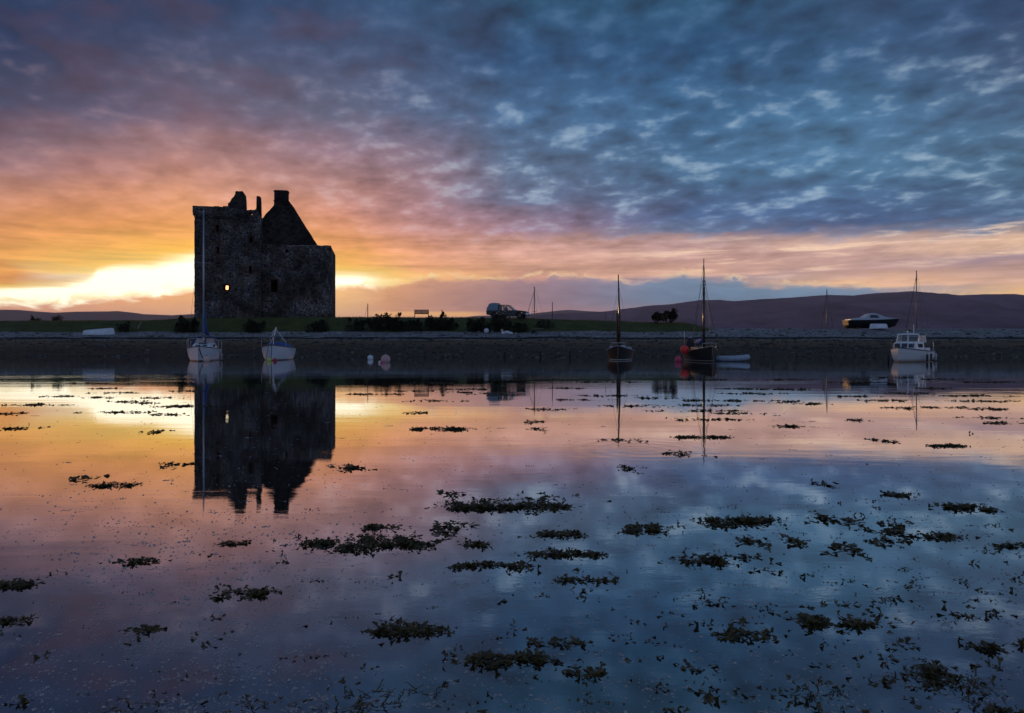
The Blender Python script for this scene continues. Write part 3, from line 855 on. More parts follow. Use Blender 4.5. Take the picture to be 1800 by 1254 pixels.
    # coping stones along the wall head
    cp = MB(); rnd = random.Random(31)
    ua = cs(507, 432, HV)[0]; ub = cs(556, 432, HV)[0]; u = ua
    while u < ub:
        w = rnd.uniform(.4, .8); zz = float(np.interp(u + w / 2, [t[0] for t in tops], [t[1] for t in tops]))
        cp.box((u + w / 2, HV + .25, zz + .03), (w - .02, .56, .09 + rnd.uniform(-.02, .02))); u += w
    cp.build('coping', mat('skylit_pale_stone', (.30, .29, .28), .9, var=.4, scale=3), castle)  # sky light on the ledge painted in as a paler stone
    # --- the gable standing back behind the wall head
    GV = 1.6
    gb = MB()
    wall_panel(gb, rough_line([(459.6, 386), (463, 382), (468, 375.5), (474, 369.5), (479.5, 363.5), (481.4, 361), (481.8, 352), (506.5, 352), (508.5, 354.5), (515, 362.5), (525, 379), (535, 395), (545, 410.5), (556, 428), (558.8, 433)], GV, .16, .035, 41), [], GV, GV + 1.1, bottom=cs(520, 442, GV)[1])
    gable = gb.build('gable', STONE2, castle)
    cst = MB()
    a, z0 = cs(481.6, 353, GV); b, z1 = cs(506.2, 337.5, GV)
    cst.box(((a + b) / 2, GV + .55, (z0 + z1) / 2), (b - a - .03, 1.05, z1 - z0))
    cst.box(((a + b) / 2, GV + .55, z1 + .06), (b - a + .10, 1.2, .14)); cst.box(((a + b) / 2, GV + .55, z1 + .16), (b - a - .22, .9, .1))
    cst.box(((a + b) / 2, GV + .55, z0 + .02), (b - a + .12, 1.18, .12))
    cst.build('chimney', STONE2, gable)['label'] = 'square chimney stack at the peak of the gable'
    # --- dressed stone window surrounds
    surround('window_surround', *sun_h, 0, .14, .02, 'small window with the sun shining through it')
    surround('window_surround', *slit1, 0, .20, .03)
    surround('window_surround', *slit2, 0, .14, .03)
    surround('window_surround', *slit3, 0, .20, .03)
    surround('window_surround', *slit4, 0, .14, .03)
    surround('door_surround', *door, HV, .18, .03)
    # blocks added in the opening to trim the sun's glow round
    kb = MB()
    for sx in (-1, 1):
        for sz in (-1, 1):
            kb.box(((sun_h[0] + sun_h[1]) / 2 + sx * .36, .55, (sun_h[2] + sun_h[3]) / 2 + sz * .38), (.36, .5, .42), Matrix.Rotation(R(45), 3, "Y"))
    kb.build("sun_glow_blocks", STONE, castle)
build_castle()

# ---------------------------------------------------------------- gorse and trees
GORSE = leaf_mat('gorse_leaf', (0.014, 0.017, 0.007), (0.034, 0.036, 0.014), 0.22, 1.4)
STEM = mat('bush_bark', (0.03, 0.022, 0.016), 0.9, var=0.4)
def foliage(lobes, n, size, rnd, floor=-.1):
    """leaf sprays through a set of ellipsoids (cx, cy, cz, rx, ry, rz)."""
    v = []; f = []
    tot = sum(l[3] * l[5] for l in lobes)
    for L in lobes:
        for _ in range(int(n * L[3] * L[5] / tot)):
            d = Vector((rnd.gauss(0, 1), rnd.gauss(0, 1), rnd.gauss(0, 1))).normalized()
            r = rnd.random() ** 0.33 * (1 + rnd.gauss(0, .10))
            c = Vector((L[0] + d.x * r * L[3], L[1] + d.y * r * L[4], L[2] + d.z * r * L[5]))
            if c.z < floor: continue
            for _k in range(3):
                dr = (d * .8 + Vector((rnd.gauss(0, .7), rnd.gauss(0, .7), rnd.gauss(.35, .7)))).normalized()
                sd = dr.cross(Vector((rnd.gauss(0, 1), rnd.gauss(0, 1), rnd.gauss(0, 1)))).normalized()
                s = size * rnd.uniform(.6, 1.4); w = s * .30
                m = len(v)
                v.extend([tuple(c), tuple(c + dr * s * .55 + sd * w), tuple(c + dr * s), tuple(c + dr * s * .5 - sd * w)])
                f.append((m, m + 1, m + 2, m + 3))
    return v, f

def bush(name, label, cat, px, Y, w, h, lobes=4, n=900, size=.15, seed=1, group=None, base=None, trunk=False, material=None, spread=1.0):
    rnd = random.Random(seed)
    x = at(px, Y); z = ground_z(x, Y) if base is None else base
    o = thing(name, label, cat, (x, Y, z), 0, group)
    L = []
    for i in range(lobes):
        t = (i + .5) / lobes - .5
        hh = h * rnd.uniform(.62, 1.0) * (1 - 1.0 * t * t)
        rx = w / lobes * rnd.uniform(.7, 1.05)
        if trunk: L.append((t * w * .8 + rnd.gauss(0, .08), rnd.gauss(0, .3), h * rnd.uniform(.34, .66), rx * .66, rx * .66, h * rnd.uniform(.20, .30)))
        else: L.append((t * w * .85, rnd.gauss(0, .3), hh * .45, rx, rx * .9 * spread, hh * .55))
    if trunk:
        for i in range(lobes): L.append((rnd.uniform(-.36, .36) * w, rnd.gauss(0, .3), h * rnd.uniform(.15, .9), w * .13, w * .13, h * .12))
    else:
        for i in range(lobes * 2): L.append((rnd.uniform(-.45, .45) * w, rnd.gauss(0, .4), h * rnd.uniform(.3, .8) * (1), w * .09, w * .09, h * .2))
    core = list(L)
    for i in range(lobes * 4):
        l = rnd.choice(core); an = rnd.uniform(.15, PI - .15)
        L.append((l[0] + l[3] * math.cos(an) * rnd.uniform(.8, 1.15), l[1] + rnd.gauss(0, .2), l[2] + l[5] * math.sin(an) * rnd.uniform(.85, 1.2), rnd.uniform(.07, .16), .12, rnd.uniform(.10, .26)))
    v, f = foliage(L, int(n * .75), size * .85, rnd)
    v2, f2 = foliage(L[len(core):], int(n * .3), size * .7, rnd); k0 = len(v); v += v2; f += [tuple(i + k0 for i in q) for q in f2]
    mb = MB(); mb.v = v; mb.f = f; mb.mi = [0] * len(f)
    mb.build('crown' if trunk else 'foliage', material or GORSE, o, fix=False)
    st = MB()
    for l in core:
        base_p = Vector((l[0] * (.35 if trunk else .7), l[1] * .3, -.15)); tip = Vector((l[0], l[1], l[2] + l[5] * .3))
        mid = base_p.lerp(tip, .5) + Vector((rnd.gauss(0, .06), rnd.gauss(0, .06), 0))
        r = .07 if trunk else .03
        st.tube([base_p, mid, tip], [r, r * .7, r * .3], 6)
    st.build('trunk' if trunk else 'stem', STEM, o)
    return o
GG = 'dark gorse bushes along the bank'
bush('gorse_bush', 'dark bush at the left corner of the castle, rimmed by the sun', 'bush', 328, 80.9, 2.6, 1.8, 4, 1600, .17, 1, GG)
bush('gorse_bush', 'low dark bush in front of the castle, right of the sunlit window', 'bush', 447, 80.7, 2.5, 1.45, 4, 1300, .16, 2, GG)
bush('gorse_bush', 'low dark bush below the right half of the castle', 'bush', 558, 80.7, 2.5, 1.3, 4, 1100, .15, 3, GG)
bush('gorse_bush', 'small dark bush just right of the castle foot', 'bush', 626, 80.7, 2.5, 1.4, 4, 1000, .15, 4, GG)
bush('gorse_bush', 'tallest bush of the thicket between the castle and the bench', 'bush', 676, 81.0, 3.6, 1.95, 5, 2000, .17, 5, GG)
bush('gorse_bush', 'spreading low bush just left of the bench', 'bush', 718, 80.8, 3.8, 1.35, 5, 1500, .16, 6, GG)
bush('gorse_bush', 'domed dark bush directly right of the bench', 'bush', 774, 81.0, 3.7, 1.85, 4, 2100, .17, 7, GG)
bush('gorse_bush', 'ragged dark bush in front of the rear wheels of the pickup', 'bush', 842, 80.2, 2.5, 1.55, 4, 1500, .16, 8, GG)
bush('gorse_bush', 'rounded dark bush in front of the middle of the pickup', 'bush', 884, 80.0, 3.2, 2.0, 4, 1700, .16, 9, GG)
bush('gorse_bush', 'low dark bush below the front of the pickup', 'bush', 916, 80.2, 1.7, .95, 3, 700, .14, 10, GG)
bush('gorse_bush', 'small dark bush on the bank just right of the upturned white dinghy', 'bush', 220, 80.9, 1.6, 1.2, 3, 700, .14, 11, GG)
bush('gorse_bush', 'tiny tuft on the skyline, the farther left of two', 'bush', 64, 93.0, 1.1, .75, 3, 350, .13, 12, GG)
bush('gorse_bush', 'tiny tuft on the skyline, the nearer to the dinghy of two', 'bush', 102, 93.0, 1.0, .85, 3, 350, .13, 13, GG)
bush('gorse_bush', 'sparse twiggy bush on the grass right of the wooden trolley', 'bush', 958, 82.0, 2.2, .9, 3, 500, .14, 14, GG)
HAW = leaf_mat('hawthorn_leaf', (0.018, 0.017, 0.008), (0.045, 0.038, 0.016), 0.3, 1.6)
tr = bush('hawthorn_tree', 'wind-bent hawthorn with a broad crown at the end of the grass', 'tree', 1178, 86.5, 2.1, 1.75, 4, 1300, .16, 24, None, None, True, HAW)
bush('hawthorn_tree', 'smaller dark hawthorn touching the broad-crowned one', 'tree', 1152, 86.0, 1.5, 1.35, 3, 1000, .16, 22, None, None, True, HAW)

# ---------------------------------------------------------------- boats
def hull_shape(L, B, hb, hm, hs, draft, tw=0.7, rake=0.35, full=1.9, n=22, m=9, flare=0.75, maxp=0.42):
    """rows of one half section each, from the transom forward. Returns rows (full girth), sheer points."""
    rows = []; sheer = []
    for i in range(n + 1):
        s = i / n
        if s < maxp: b = tw + (1 - tw) * math.sin(PI / 2 * s / maxp)
        else: b = max(0.0, 1 - ((s - maxp) / (1 - maxp)) ** full)
        b = b * B / 2
        if s < 0.35: h = hm + (hs - hm) * ((.35 - s) / .35) ** 1.6
        else: h = hm + (hb - hm) * ((s - .35) / .65) ** 1.8
        k = -draft * (1 - max(0, (s - .72) / .28) ** 2.2)
        row = []
        for j in range(m):
            th = PI / 2 * j / (m - 1)
            y = b * math.sin(th) ** flare; z = h - (h - k) * math.cos(th) ** 1.15
            x = -L / 2 + L * s + rake * max(0.0, z) * s ** 4 - rake * .3 * max(0, z) * (1 - s) ** 4
            row.append((x, y, z))
        rows.append([(p[0], -p[1], p[2]) for p in row[::-1]] + row[1:])
        sheer.append(row[-1])
    return rows, sheer

def make_hull(o, L, B, hb, hm, hs, draft, m_hull, m_deck, m_rail, rail=0.03, deck_drop=0.05, open_boat=False, **kw):
    rows, sheer = hull_shape(L, B, hb, hm, hs, draft, **kw)
    hb_ = MB(); hb_.loft(rows, cap0=True)
    hull = hb_.build('hull', m_hull, o, smooth=True)
    dk = MB()
    dk.loft([[(p[0], -p[1] * .97, p[2] - deck_drop), (p[0], 0, p[2] - deck_drop + .03), (p[0], p[1] * .97, p[2] - deck_drop)] for p in sheer])
    if not open_boat: dk.build('deck', m_deck, o, smooth=True)
    rl = MB()
    rl.tube([(p[0], p[1] + .006, p[2]) for p in sheer], rail, 6); rl.tube([(p[0], -p[1] - .006, p[2]) for p in sheer], rail, 6)
    rl.build('rubbing_strake', m_rail, o)
    return hull, sheer

def facing(px, Y, turn):
    """heading for a bow pointed at the photographer and then swung by turn degrees (positive: bow to the right of the photo)."""
    a = math.atan2(at(px, Y), Y)
    return -PI / 2 + R(turn) - a * 1.0

def wires(o, name, segs, r=0.007, m=None):
    mb = MB()
    for a, b in segs: mb.tube([a, b], r, 5)
    return mb.build(name, m or WIRE, o)

def rail_part(o, pts_list, r=.014):
    for p in pts_list: MB().tube(p, r, 6).build('guard_rail', STEEL, o)

# --- white yacht with the blue sail cover, left
def yacht_a():
    Y = 47.0; px = 359
    o = thing('sailing_yacht', 'white sailing yacht with tall silver mast and blue sail cover, before the castle corner', 'yacht', (at(px, Y), Y, 0), facing(px, Y, -6))
    hm_ = hull_mat('white_hull_grey_foot', (.62, .63, .66), (.05, .035, .03), .07)
    hull, sh = make_hull(o, 6.6, 2.04, .93, .76, .74, .45, hm_, WHITE, mat('dark_strake', (.05, .05, .06), .5), .028, tw=.72, rake=.3, full=2.3)
    # coachroof
    cb = MB()
    prof = [(1.45, .72), (1.25, .98), (-.6, 1.12), (-.62, .7)]
    cb.loft([[(1.75, -.42, .80), (1.75, -.36, .86), (1.75, .36, .86), (1.75, .42, .80)],
             [(1.25, -.62, .78), (1.2, -.54, 1.04), (1.2, .54, 1.04), (1.25, .62, .78)],
             [(-.7, -.78, .74), (-.7, -.66, 1.16), (-.7, .66, 1.16), (-.7, .78, .74)]], cap0=True, cap1=True)
    cab = cb.build('cabin', WHITE, o, bevel=.03)
    acr = mat('dark_acrylic', (.02, .03, .04), .12)
    for s in (-1, 1):
        for x0, x1 in ((.1, .9), (-.6, -.05)):
            MB().box(((x0 + x1) / 2, s * .655, .97), (x1 - x0, .03, .14)).build('window', acr, cab)
        MB().box((1.50, s * .2, .98), (.03, .26, .10), Matrix.Rotation(R(-50), 3, 'Y')).build('window', acr, cab)
    ht = MB(); ht.box((.75, 0, 1.12), (.5, .5, .07)); ht.build('hatch', mat('smoked_hatch', (.10, .14, .18), .2), cab, bevel=.02)
    # sprayhood : blue hoop with clear front panels
    sp = MB(); rows = []
    for x, k in ((-.35, .62), (-.55, .97), (-1.05, 1.05), (-1.5, 1.0)):
        rows.append([(x, .82 * math.cos(PI * i / 10) , 1.0 + .62 * k * math.sin(PI * i / 10) ** .75) for i in range(11)])
    sp.loft(rows[1:]); hood = sp.build('sprayhood', BLUEC, o, smooth=True)
    vin = mat('sky_pink_vinyl', (.42, .30, .28), .15, var=.1)  # pink of the sunset sky put into the vinyl colour
    for s in (-1, 1): MB().loft([[(-.38, s * y, 1.13) for y in (.62, .08)], [(-.52, s * y, 1.46) for y in (.52, .08)]]).build('hood_window', vin, hood)
    fr = MB(); fr.tube([(-.52, .84 * math.cos(PI * i / 12), 1.0 + .62 * math.sin(PI * i / 12) ** .75) for i in range(13)], .02, 6); fr.build('hood_frame', BLUEC, hood)
    # mast, boom, furled sail
    ms = MB(); ms.tube([(.35, 0, 1.1), (.35, 0, 1.5)], .06, 10); ms.tube([(.35, 0, 1.5), (.38, 0, 9.75)], [.055, .045], 10)
    mast = ms.build('mast', ALU, o, smooth=True)
    hd = MB(); hd.box((.36, 0, 9.8), (.12, .05, .08)); hd.tube([(.36, 0, 9.8), (.36, 0, 10.15)], .008, 5); hd.tube([(.36, -.45, 6.4), (.36, .45, 6.4)], .016, 6); hd.build('spreader', ALU, mast)
    sc_ = MB(); sc_.tube([(.28, .02, 3.55), (.24, .02, 2.9), (.18, .02, 2.3), (-.1, 0, 1.98), (-1.0, 0, 1.85), (-2.5, 0, 1.75), (-2.7, 0, 1.74)], [.07, .12, .16, .19, .16, .10, .04], 12)
    sc_.build('sail_cover', BLUEC, o, smooth=True)
    bm_ = MB(); bm_.tube([(.3, 0, 1.72), (-2.75, 0, 1.64)], .04, 8); bm_.build('boom', ALU, o)
    wires(o, 'rigging', [((3.3, 0, .95), (.38, 0, 9.6)), ((-3.2, 0, .8), (.36, 0, 9.7)), ((.2, -.95, .8), (.36, -.45, 6.4)), ((.2, .95, .8), (.36, .45, 6.4)), ((.36, -.45, 6.4), (.37, 0, 9.3)), ((.36, .45, 6.4), (.37, 0, 9.3))])
    rail_part(o, [[(3.35, 0, .95), (3.3, 0, 1.42), (2.6, .62, 1.40), (2.55, .64, .88)], [(3.3, 0, 1.42), (2.6, -.62, 1.40), (2.55, -.64, .88)],
                  [(2.6, .62, 1.4), (.8, .94, 1.32), (-1.2, .97, 1.28), (-3.1, .8, 1.3)], [(2.6, -.62, 1.4), (.8, -.94, 1.32), (-1.2, -.97, 1.28), (-3.1, -.8, 1.3)],
                  [(.8, .94, .78), (.8, .94, 1.32)], [(.8, -.94, .78), (.8, -.94, 1.32)], [(-1.2, .97, .76), (-1.2, .97, 1.28)], [(-1.2, -.97, .76), (-1.2, -.97, 1.28)], [(-3.1, .8, .74), (-3.1, .8, 1.3)], [(-3.1, -.8, .74), (-3.1, -.8, 1.3)]])
    an = MB(); an.tube([(3.34, .06, .93), (3.45, .10, .72), (3.4, .18, .42), (3.25, .3, .12)], .03, 6); an.build('mooring_chain', mat('rusty_chain', (.05, .03, .02), .9), o)
    return o
yacht_a()
def on_water(px, py):
    Y = F * CAM_H / (py - HOR); return at(px, Y), Y
def buoy(name, label, cat, px, pyw, r, m, group=None, eye=True, squash=1.0, sink=.18):
    x, Y = on_water(px, pyw)
    o = thing(name, label, cat, (x, Y, 0), 0, group)
    b = MB(); b.ball((0, 0, r * (1 - 2 * sink)), r, 24, 16, (1, 1, squash)); b.build('float', m, o, smooth=True)
    if eye:
        e = MB(); zt = r * (1 - 2 * sink) + r * squash
        e.tube([(0, 0, zt - .02), (0, 0, zt + r * .16)], r * .14, 8)
        e.tube([(r * .13 * math.cos(a), 0, zt + r * .22 + r * .13 * math.sin(a)) for a in [i * PI / 6 for i in range(13)]], r * .045, 5)
        e.build('lifting_eye', mat('grey_plastic', (.2, .2, .2), .6), o)
    return o
PINK = mat('faded_pink_float', (.60, .36, .34), .5, var=.15, scale=8); WHITEB = mat('white_float', (.66, .70, .74), .45, var=.12, scale=8)
YEL = mat('lime_float', (.50, .62, .10), .45, var=.1); REDB = mat('red_float', (.50, .03, .05), .45, var=.15); CRIM = mat('crimson_float', (.55, .06, .12), .45, var=.2)
SALM = mat('salmon_float', (.62, .42, .36), .5, var=.12, scale=8)
buoy('mooring_buoy', 'salmon pink mooring buoy under the bow of the white yacht', 'buoy', 363.2, 635.9, .21, SALM)
buoy('mooring_buoy', 'lime yellow buoy at the bow of the motor sailer with the lowered mast', 'buoy', 472.8, 635.6, .135, YEL)
buoy('mooring_buoy', 'dark red buoy at the bow of the motor sailer with the lowered mast', 'buoy', 483.4, 635.2, .12, REDB)
buoy('mooring_buoy', 'white round buoy floating alone right of the castle', 'buoy', 651, 632.6, .195, WHITEB)
buoy('mooring_buoy', 'large pale pink buoy floating right of the white one', 'buoy', 678, 637.2, .275, PINK)
# small pick-up buoy lying against the big pink one
x, Yb = on_water(669.5, 638.5)
pb = thing('pickup_buoy', 'small red and white pick-up float lying beside the large pale pink buoy', 'buoy', (x, Yb, 0))
MB().ball((-.06, 0, .05), .085, 14, 10).build('float', WHITEB, pb, smooth=True); MB().ball((.05, -.03, .02), .09, 14, 10, (1, 1, 1.1)).build('red_band', CRIM, pb, smooth=True)
# long fender on the yacht's right side
yf, Yf = at(388.5, 46.3), 46.3
fd = thing('fender', 'greyish pink fender hanging at the side of the white yacht', 'fender', (yf, Yf, .02), 0)
MB().tube([(0, 0, .0), (0, 0, .06), (0, 0, .42), (-.03, 0, .5)], [.05, .11, .11, .04], 12).build('body', mat('greyish_fender', (.35, .28, .28), .6), fd, smooth=True)
MB().tube([(-.03, 0, .48), (-.16, .0, .74)], .008, 5).build('lanyard', WIRE, fd)

# --- white motor sailer with the mast lowered on a crutch
def yacht_b():
    Y = 49.3; px = 489
    o = thing('motor_sailer', 'white boat with its mast lowered on a crutch over a blue tarpaulin', 'yacht', (at(px, Y), Y, 0), facing(px, Y, -8))
    hm_ = hull_mat('pale_hull_red_foot', (.58, .60, .64), (.07, .015, .014), .06)
    make_hull(o, 6.0, 2.08, 1.02, .80, .78, .4, hm_, WHITE, mat('brown_strake', (.10, .055, .035), .5), .034, tw=.78, rake=.18, full=2.6)
    cv = MB(); rows = []
    for x, w, h in ((1.7, .28, .95), (1.3, .55, 1.16), (.5, .78, 1.24), (-.6, .88, 1.20), (-1.8, .85, 1.08), (-2.6, .7, .86)):
        rows.append([(x + .04 * math.sin(i * 2.1), w * math.cos(PI * i / 12), .76 + (h - .76) * math.sin(PI * i / 12) ** .8 + .03 * math.sin(i * 3.3 + x * 4)) for i in range(13)])
    cv.loft(rows); cv.build('tarpaulin', BLUEC, o, smooth=True)
    ms = MB(); ms.tube([(2.6, .05, 1.60), (0, -.25, 1.95), (-2.6, -.52, 2.2)], [.07, .08, .06], 10); mast = ms.build('lowered_mast', ALU, o, smooth=True)
    rg = MB(); rg.tube([(2.5, .12, 1.66), (.5, -.12, 2.02), (-2.5, -.5, 2.3)], .03, 6); rg.tube([(2.5, -.05, 1.55), (0, -.34, 1.85), (-1.8, -.6, 2.02)], .025, 6); rg.build('bundled_rigging', WHITE, mast)
    MB().tube([(2.35, 0.03, .85), (2.35, .03, 1.62)], .035, 8).build('mast_support', STEEL, o); cr = MB(); cr.tube([(-2.2, .55, .7), (-2.25, -.47, 2.15)], .03, 8); cr.tube([(-2.2, -.95, .7), (-2.25, -.47, 2.15)], .03, 8); cr.build('mast_crutch', STEEL, o)
    rail_part(o, [[(2.9, .1, 1.0), (2.9, .1, 1.5), (2.1, .75, 1.42), (2.05, .78, .9)], [(2.9, -.1, 1.0), (2.9, -.1, 1.5), (2.1, -.75, 1.42), (2.05, -.78, .9)]])
    MB().tube([(3.16, .04, 1.0), (3.26, .05, .6), (3.3, .02, .1)], .02, 5).build('mooring_line', BLACKP, o); MB().tube([(3.12, -.16, .98), (3.2, -.24, .5), (3.2, -.3, .1)], .015, 5).build('mooring_line', BLACKP, o)
    return o
yacht_b()

def gaff_boat(px, Y, turn, name, label, L, B, hb, hm, top, foot, stripe, mast_x, mast_z, deckm, strake):
    o = thing(name, label, 'sailing boat', (at(px, Y), Y, 0), facing(px, Y, turn))
    hm_ = hull_mat(name + '_hull', top, foot, .05, .01, .5, 0, stripe, .18)
    make_hull(o, L, B, hb, hm, hm * 1.02, .35, hm_, deckm, strake, .026, tw=.62, rake=.14, full=2.1)
    return o

def boat_c():
    Y = 48.3; px = 1090
    o = gaff_boat(px, Y, -4, 'gaff_cutter', 'small black-hulled sailing boat with a short dark mast, left of the taller golden-lit mast', 4.8, 1.86, .98, .62, (.006, .007, .010), (.012, .008, .008), (.035, .075, (.55, .55, .55)), .4, 5.7,
                  mat('blue_grey_deck', (.12, .17, .24), .5), mat('pale_strake', (.30, .34, .40), .5))
    cb = MB(); cb.loft([[(.9, -.4, .62), (.85, -.36, .86), (.85, .36, .86), (.9, .4, .62)], [(-.7, -.52, .6), (-.7, -.46, .92), (-.7, .46, .92), (-.7, .52, .6)]], cap0=True, cap1=True)
    cab = cb.build('cabin', mat('faded_blue_paint', (.16, .26, .36), .5), o, bevel=.03)
    ht = MB(); ht.box((.2, .12, .95), (.5, .42, .08)); ht.build('hatch', WHITE, cab, bevel=.02)
    ms = MB(); ms.tube([(.95, .04, .6), (.93, .02, 3.0), (.86, -.06, 5.72)], [.075, .07, .035], 10); ms.build('mast', WOODM, o, smooth=True)
    MB().tube([(.8, -.08, 1.1), (.74, -.14, 3.35)], [.06, .035], 8).build('gaff', WOODM, o, smooth=True); MB().tube([(.8, -.02, 1.02), (-1.8, -.1, 1.32)], .045, 8).build('boom', WOODM, o, smooth=True)
    tan = mat('tan_sailcloth', (.045, .018, .013), .85, bump=.01); MB().tube([(.8, -.10, 1.15), (.77, -.12, 2.2), (.74, -.14, 3.2)], [.09, .075, .05], 8).build('furled_sail', tan, o, smooth=True); MB().tube([(.7, -.04, 1.1), (-.6, -.06, 1.26), (-1.6, -.1, 1.36)], [.1, .09, .05], 8).build('furled_sail', tan, o, smooth=True)
    bl = MB(); bl.ball((.74, -.15, 3.36), .06, 8, 6); bl.build('block', WHITE, o)
    wires(o, 'rigging', [((2.45, 0, 1.0), (.86, -.05, 5.6)), ((.7, .84, .65), (.88, -.04, 5.0)), ((.7, -.84, .65), (.88, -.04, 5.0)), ((-2.2, 0, .7), (.86, -.05, 5.6))])
    MB().tube([(2.42, .05, .98), (2.6, .05, .5), (2.55, .0, .05)], .02, 5).build('mooring_line', mat('old_rope', (.2, .17, .13), .9), o); MB().tube([(1.9, .45, .9), (1.9, .45, 1.15), (1.9, -.45, 1.15), (1.9, -.45, .9)], .02, 5).build('bow_rail', STEEL, o)
    lkm = mat('white_lockers', (.6, .63, .66), .5); MB().box((1.7, .0, .93), (.32, .12, .10)).build('cleat', lkm, o, bevel=.02); MB().box((-.3, -.62, .78), (.3, .2, .3)).build('locker', lkm, o, bevel=.02); MB().box((-1.5, .55, .74), (.4, .25, .28)).build('locker', lkm, o, bevel=.02)
    return o
boat_c()

def boat_d():
    Y = 44.6; px = 1232
    o = gaff_boat(px, Y, 14, 'gaff_sloop', 'dark green sailing boat with the tallest mast, lit gold, and a red ball fender', 5.0, 1.9, .95, .60, (.008, .013, .012), (.035, .016, .012), (.06, .085, (.40, .38, .34)), .4, 6.3,
                  mat('wooden_deck', (.12, .075, .05), .6), mat('cream_strake', (.36, .32, .26), .5))
    cb = MB(); cb.loft([[(1.0, -.4, .6), (.95, -.36, .84), (.95, .36, .84), (1.0, .4, .6)], [(-.6, -.55, .58), (-.6, -.5, .9), (-.6, .5, .9), (-.6, .55, .58)]], cap0=True, cap1=True)
    cb.build('cabin', mat('brown_varnish', (.11, .05, .03), .35), o, bevel=.03)
    ms = MB(); ms.tube([(.75, 0, .6), (.74, 0, 4.6)], [.085, .07], 12); ms.tube([(.74, 0, 4.5), (.73, 0, 6.36)], [.055, .022], 10); ms.build('mast', WOODM, o, smooth=True)
    MB().tube([(.64, .02, 1.1), (.64, .02, 5.2)], [.045, .03], 8).build('gaff', WOODM, o, smooth=True); MB().tube([(.62, 0, 1.05), (-1.9, 0, 1.2)], .045, 8).build('boom', WOODM, o, smooth=True)
    for z in (4.9, 4.7, 4.5, 4.3): MB().tube([(.74, 0, z), (.74, 0, z + .06)], .10, 10).build('mast_band', mat('pale_lashing', (.4, .33, .24), .7), o)
    sc_ = MB(); sc_.tube([(.55, .02, 1.5), (.4, .02, 1.28), (-.2, 0, 1.22), (-.7, 0, 1.22), (-.95, 0, 1.2)], [.05, .16, .19, .17, .06], 12); sc_.build('sail_cover', BLUEC, o, smooth=True)
    wires(o, 'rigging', [((2.55, 0, .95), (.73, 0, 6.1)), ((.6, .93, .62), (.73, .06, 5.0)), ((.9, .92, .63), (.73, .04, 4.4)), ((.6, -.93, .62), (.73, -.06, 5.0)), ((.9, -.92, .63), (.73, -.04, 4.4)), ((-2.4, 0, .65), (.73, 0, 6.1))], .009)
    MB().tube([(2.5, .03, .93), (2.66, .05, .5), (2.5, .15, .05)], .02, 5).build('mooring_line', mat('old_rope', (.2, .17, .13), .9), o); MB().tube([(2.0, .4, .85), (2.0, .4, 1.1), (2.3, 0, 1.15), (2.0, -.4, 1.1), (2.0, -.4, .85)], .016, 5).build('bow_rail', STEEL, o)
    # covered outboard raised on the quarter
    ob = MB(); ob.loft([[(-1.55 + .20 * k * math.cos(a), -.30 + .24 * k * math.sin(a), z) for a in [2 * PI * i / 12 for i in range(12)]] for z, k in ((.55, .9), (.8, 1.2), (1.1, 1.12), (1.35, .85), (1.5, .45))], close=True, cap0=True, cap1=True)
    out = ob.build('outboard_cover', mat('black_canvas', (.012, .013, .018), .7, bump=.01), o, smooth=True)
    pbc = mat('pale_blue_cap', (.3, .4, .5), .4); MB().ball((-1.55, -.30, 1.5), .12, 12, 8, (1, 1, .6)).build('outboard_cap', pbc, out); tp = MB(); tp.tube([(-1.9, -.6, .65), (-1.9, -.6, 1.85)], .012, 5); tp.ball((-1.9, -.6, 1.88), .04, 8, 6); tp.build('stern_light', pbc, o)
    return o
BD = boat_d()
# ball fender hanging on the quarter of the green boat
fx, fy = at(1203.3, 43.6), 43.6
fb = thing('ball_fender', 'bright red ball fender hung at the stern of the dark green sailing boat', 'fender', (fx, fy, zat(622.6, 43.6)), 0)
MB().ball((0, 0, .27), .27, 24, 16).build('float', mat('bright_red_float', (.72, .03, .03), .4, var=.08), fb, smooth=True)
MB().tube([(0, 0, .52), (.03, .05, .62), (.25, .3, .68)], .014, 5).build('lanyard', WIRE, fb)
buoy('mooring_buoy', 'crimson buoy floating just left of the dark green sailing boat', 'buoy', 1192.2, 636.3, .215, CRIM)

# --- grey inflatable tender
def tender():
    x, Y = at(1285.5, 44.2), 44.2
    o = thing('inflatable_tender', 'low grey-blue inflatable dinghy tied behind the dark green sailing boat', 'dinghy', (x, Y, 0), facing(1285, Y, 84))
    g1 = mat('grey_hypalon', (.36, .44, .52), .5, var=.15)
    t = MB()
    loop = [(-.95, .42, .17), (-.5, .44, .17), (.1, .44, .18), (.55, .38, .21), (.85, .22, .25), (.95, 0, .27), (.85, -.22, .25), (.55, -.38, .21), (.1, -.44, .18), (-.5, -.44, .17), (-.95, -.42, .17)]
    t.tube([(-1.06, .42, .17)] + loop + [(-1.06, -.42, .17)], [.05] + [.17] * 11 + [.05], 14); t.build('tube', g1, o, smooth=True)
    MB().box((-.05, 0, .07), (1.6, .7, .06)).build('floor', mat('dark_floor', (.05, .06, .07), .7), o)
    MB().box((-.86, 0, .24), (.05, .62, .34)).build('transom', WOODG, o)
    MB().box((-.1, 0, .27), (.22, .66, .03)).build('seat', WOODG, o)
    ln = MB()
    for s in (-1, 1): ln.tube([(-.8, s * .5, .30), (-.5, s * .52, .22), (-.2, s * .5, .31), (.1, s * .52, .23), (.4, s * .47, .33)], .012, 5)
    ln.build('grab_line', WHITE, o)
    MB().tube([(-.88, .1, .36), (-1.2, .15, .34), (-1.45, .12, .5)], .01, 5).build('painter', WIRE, o)
tender()

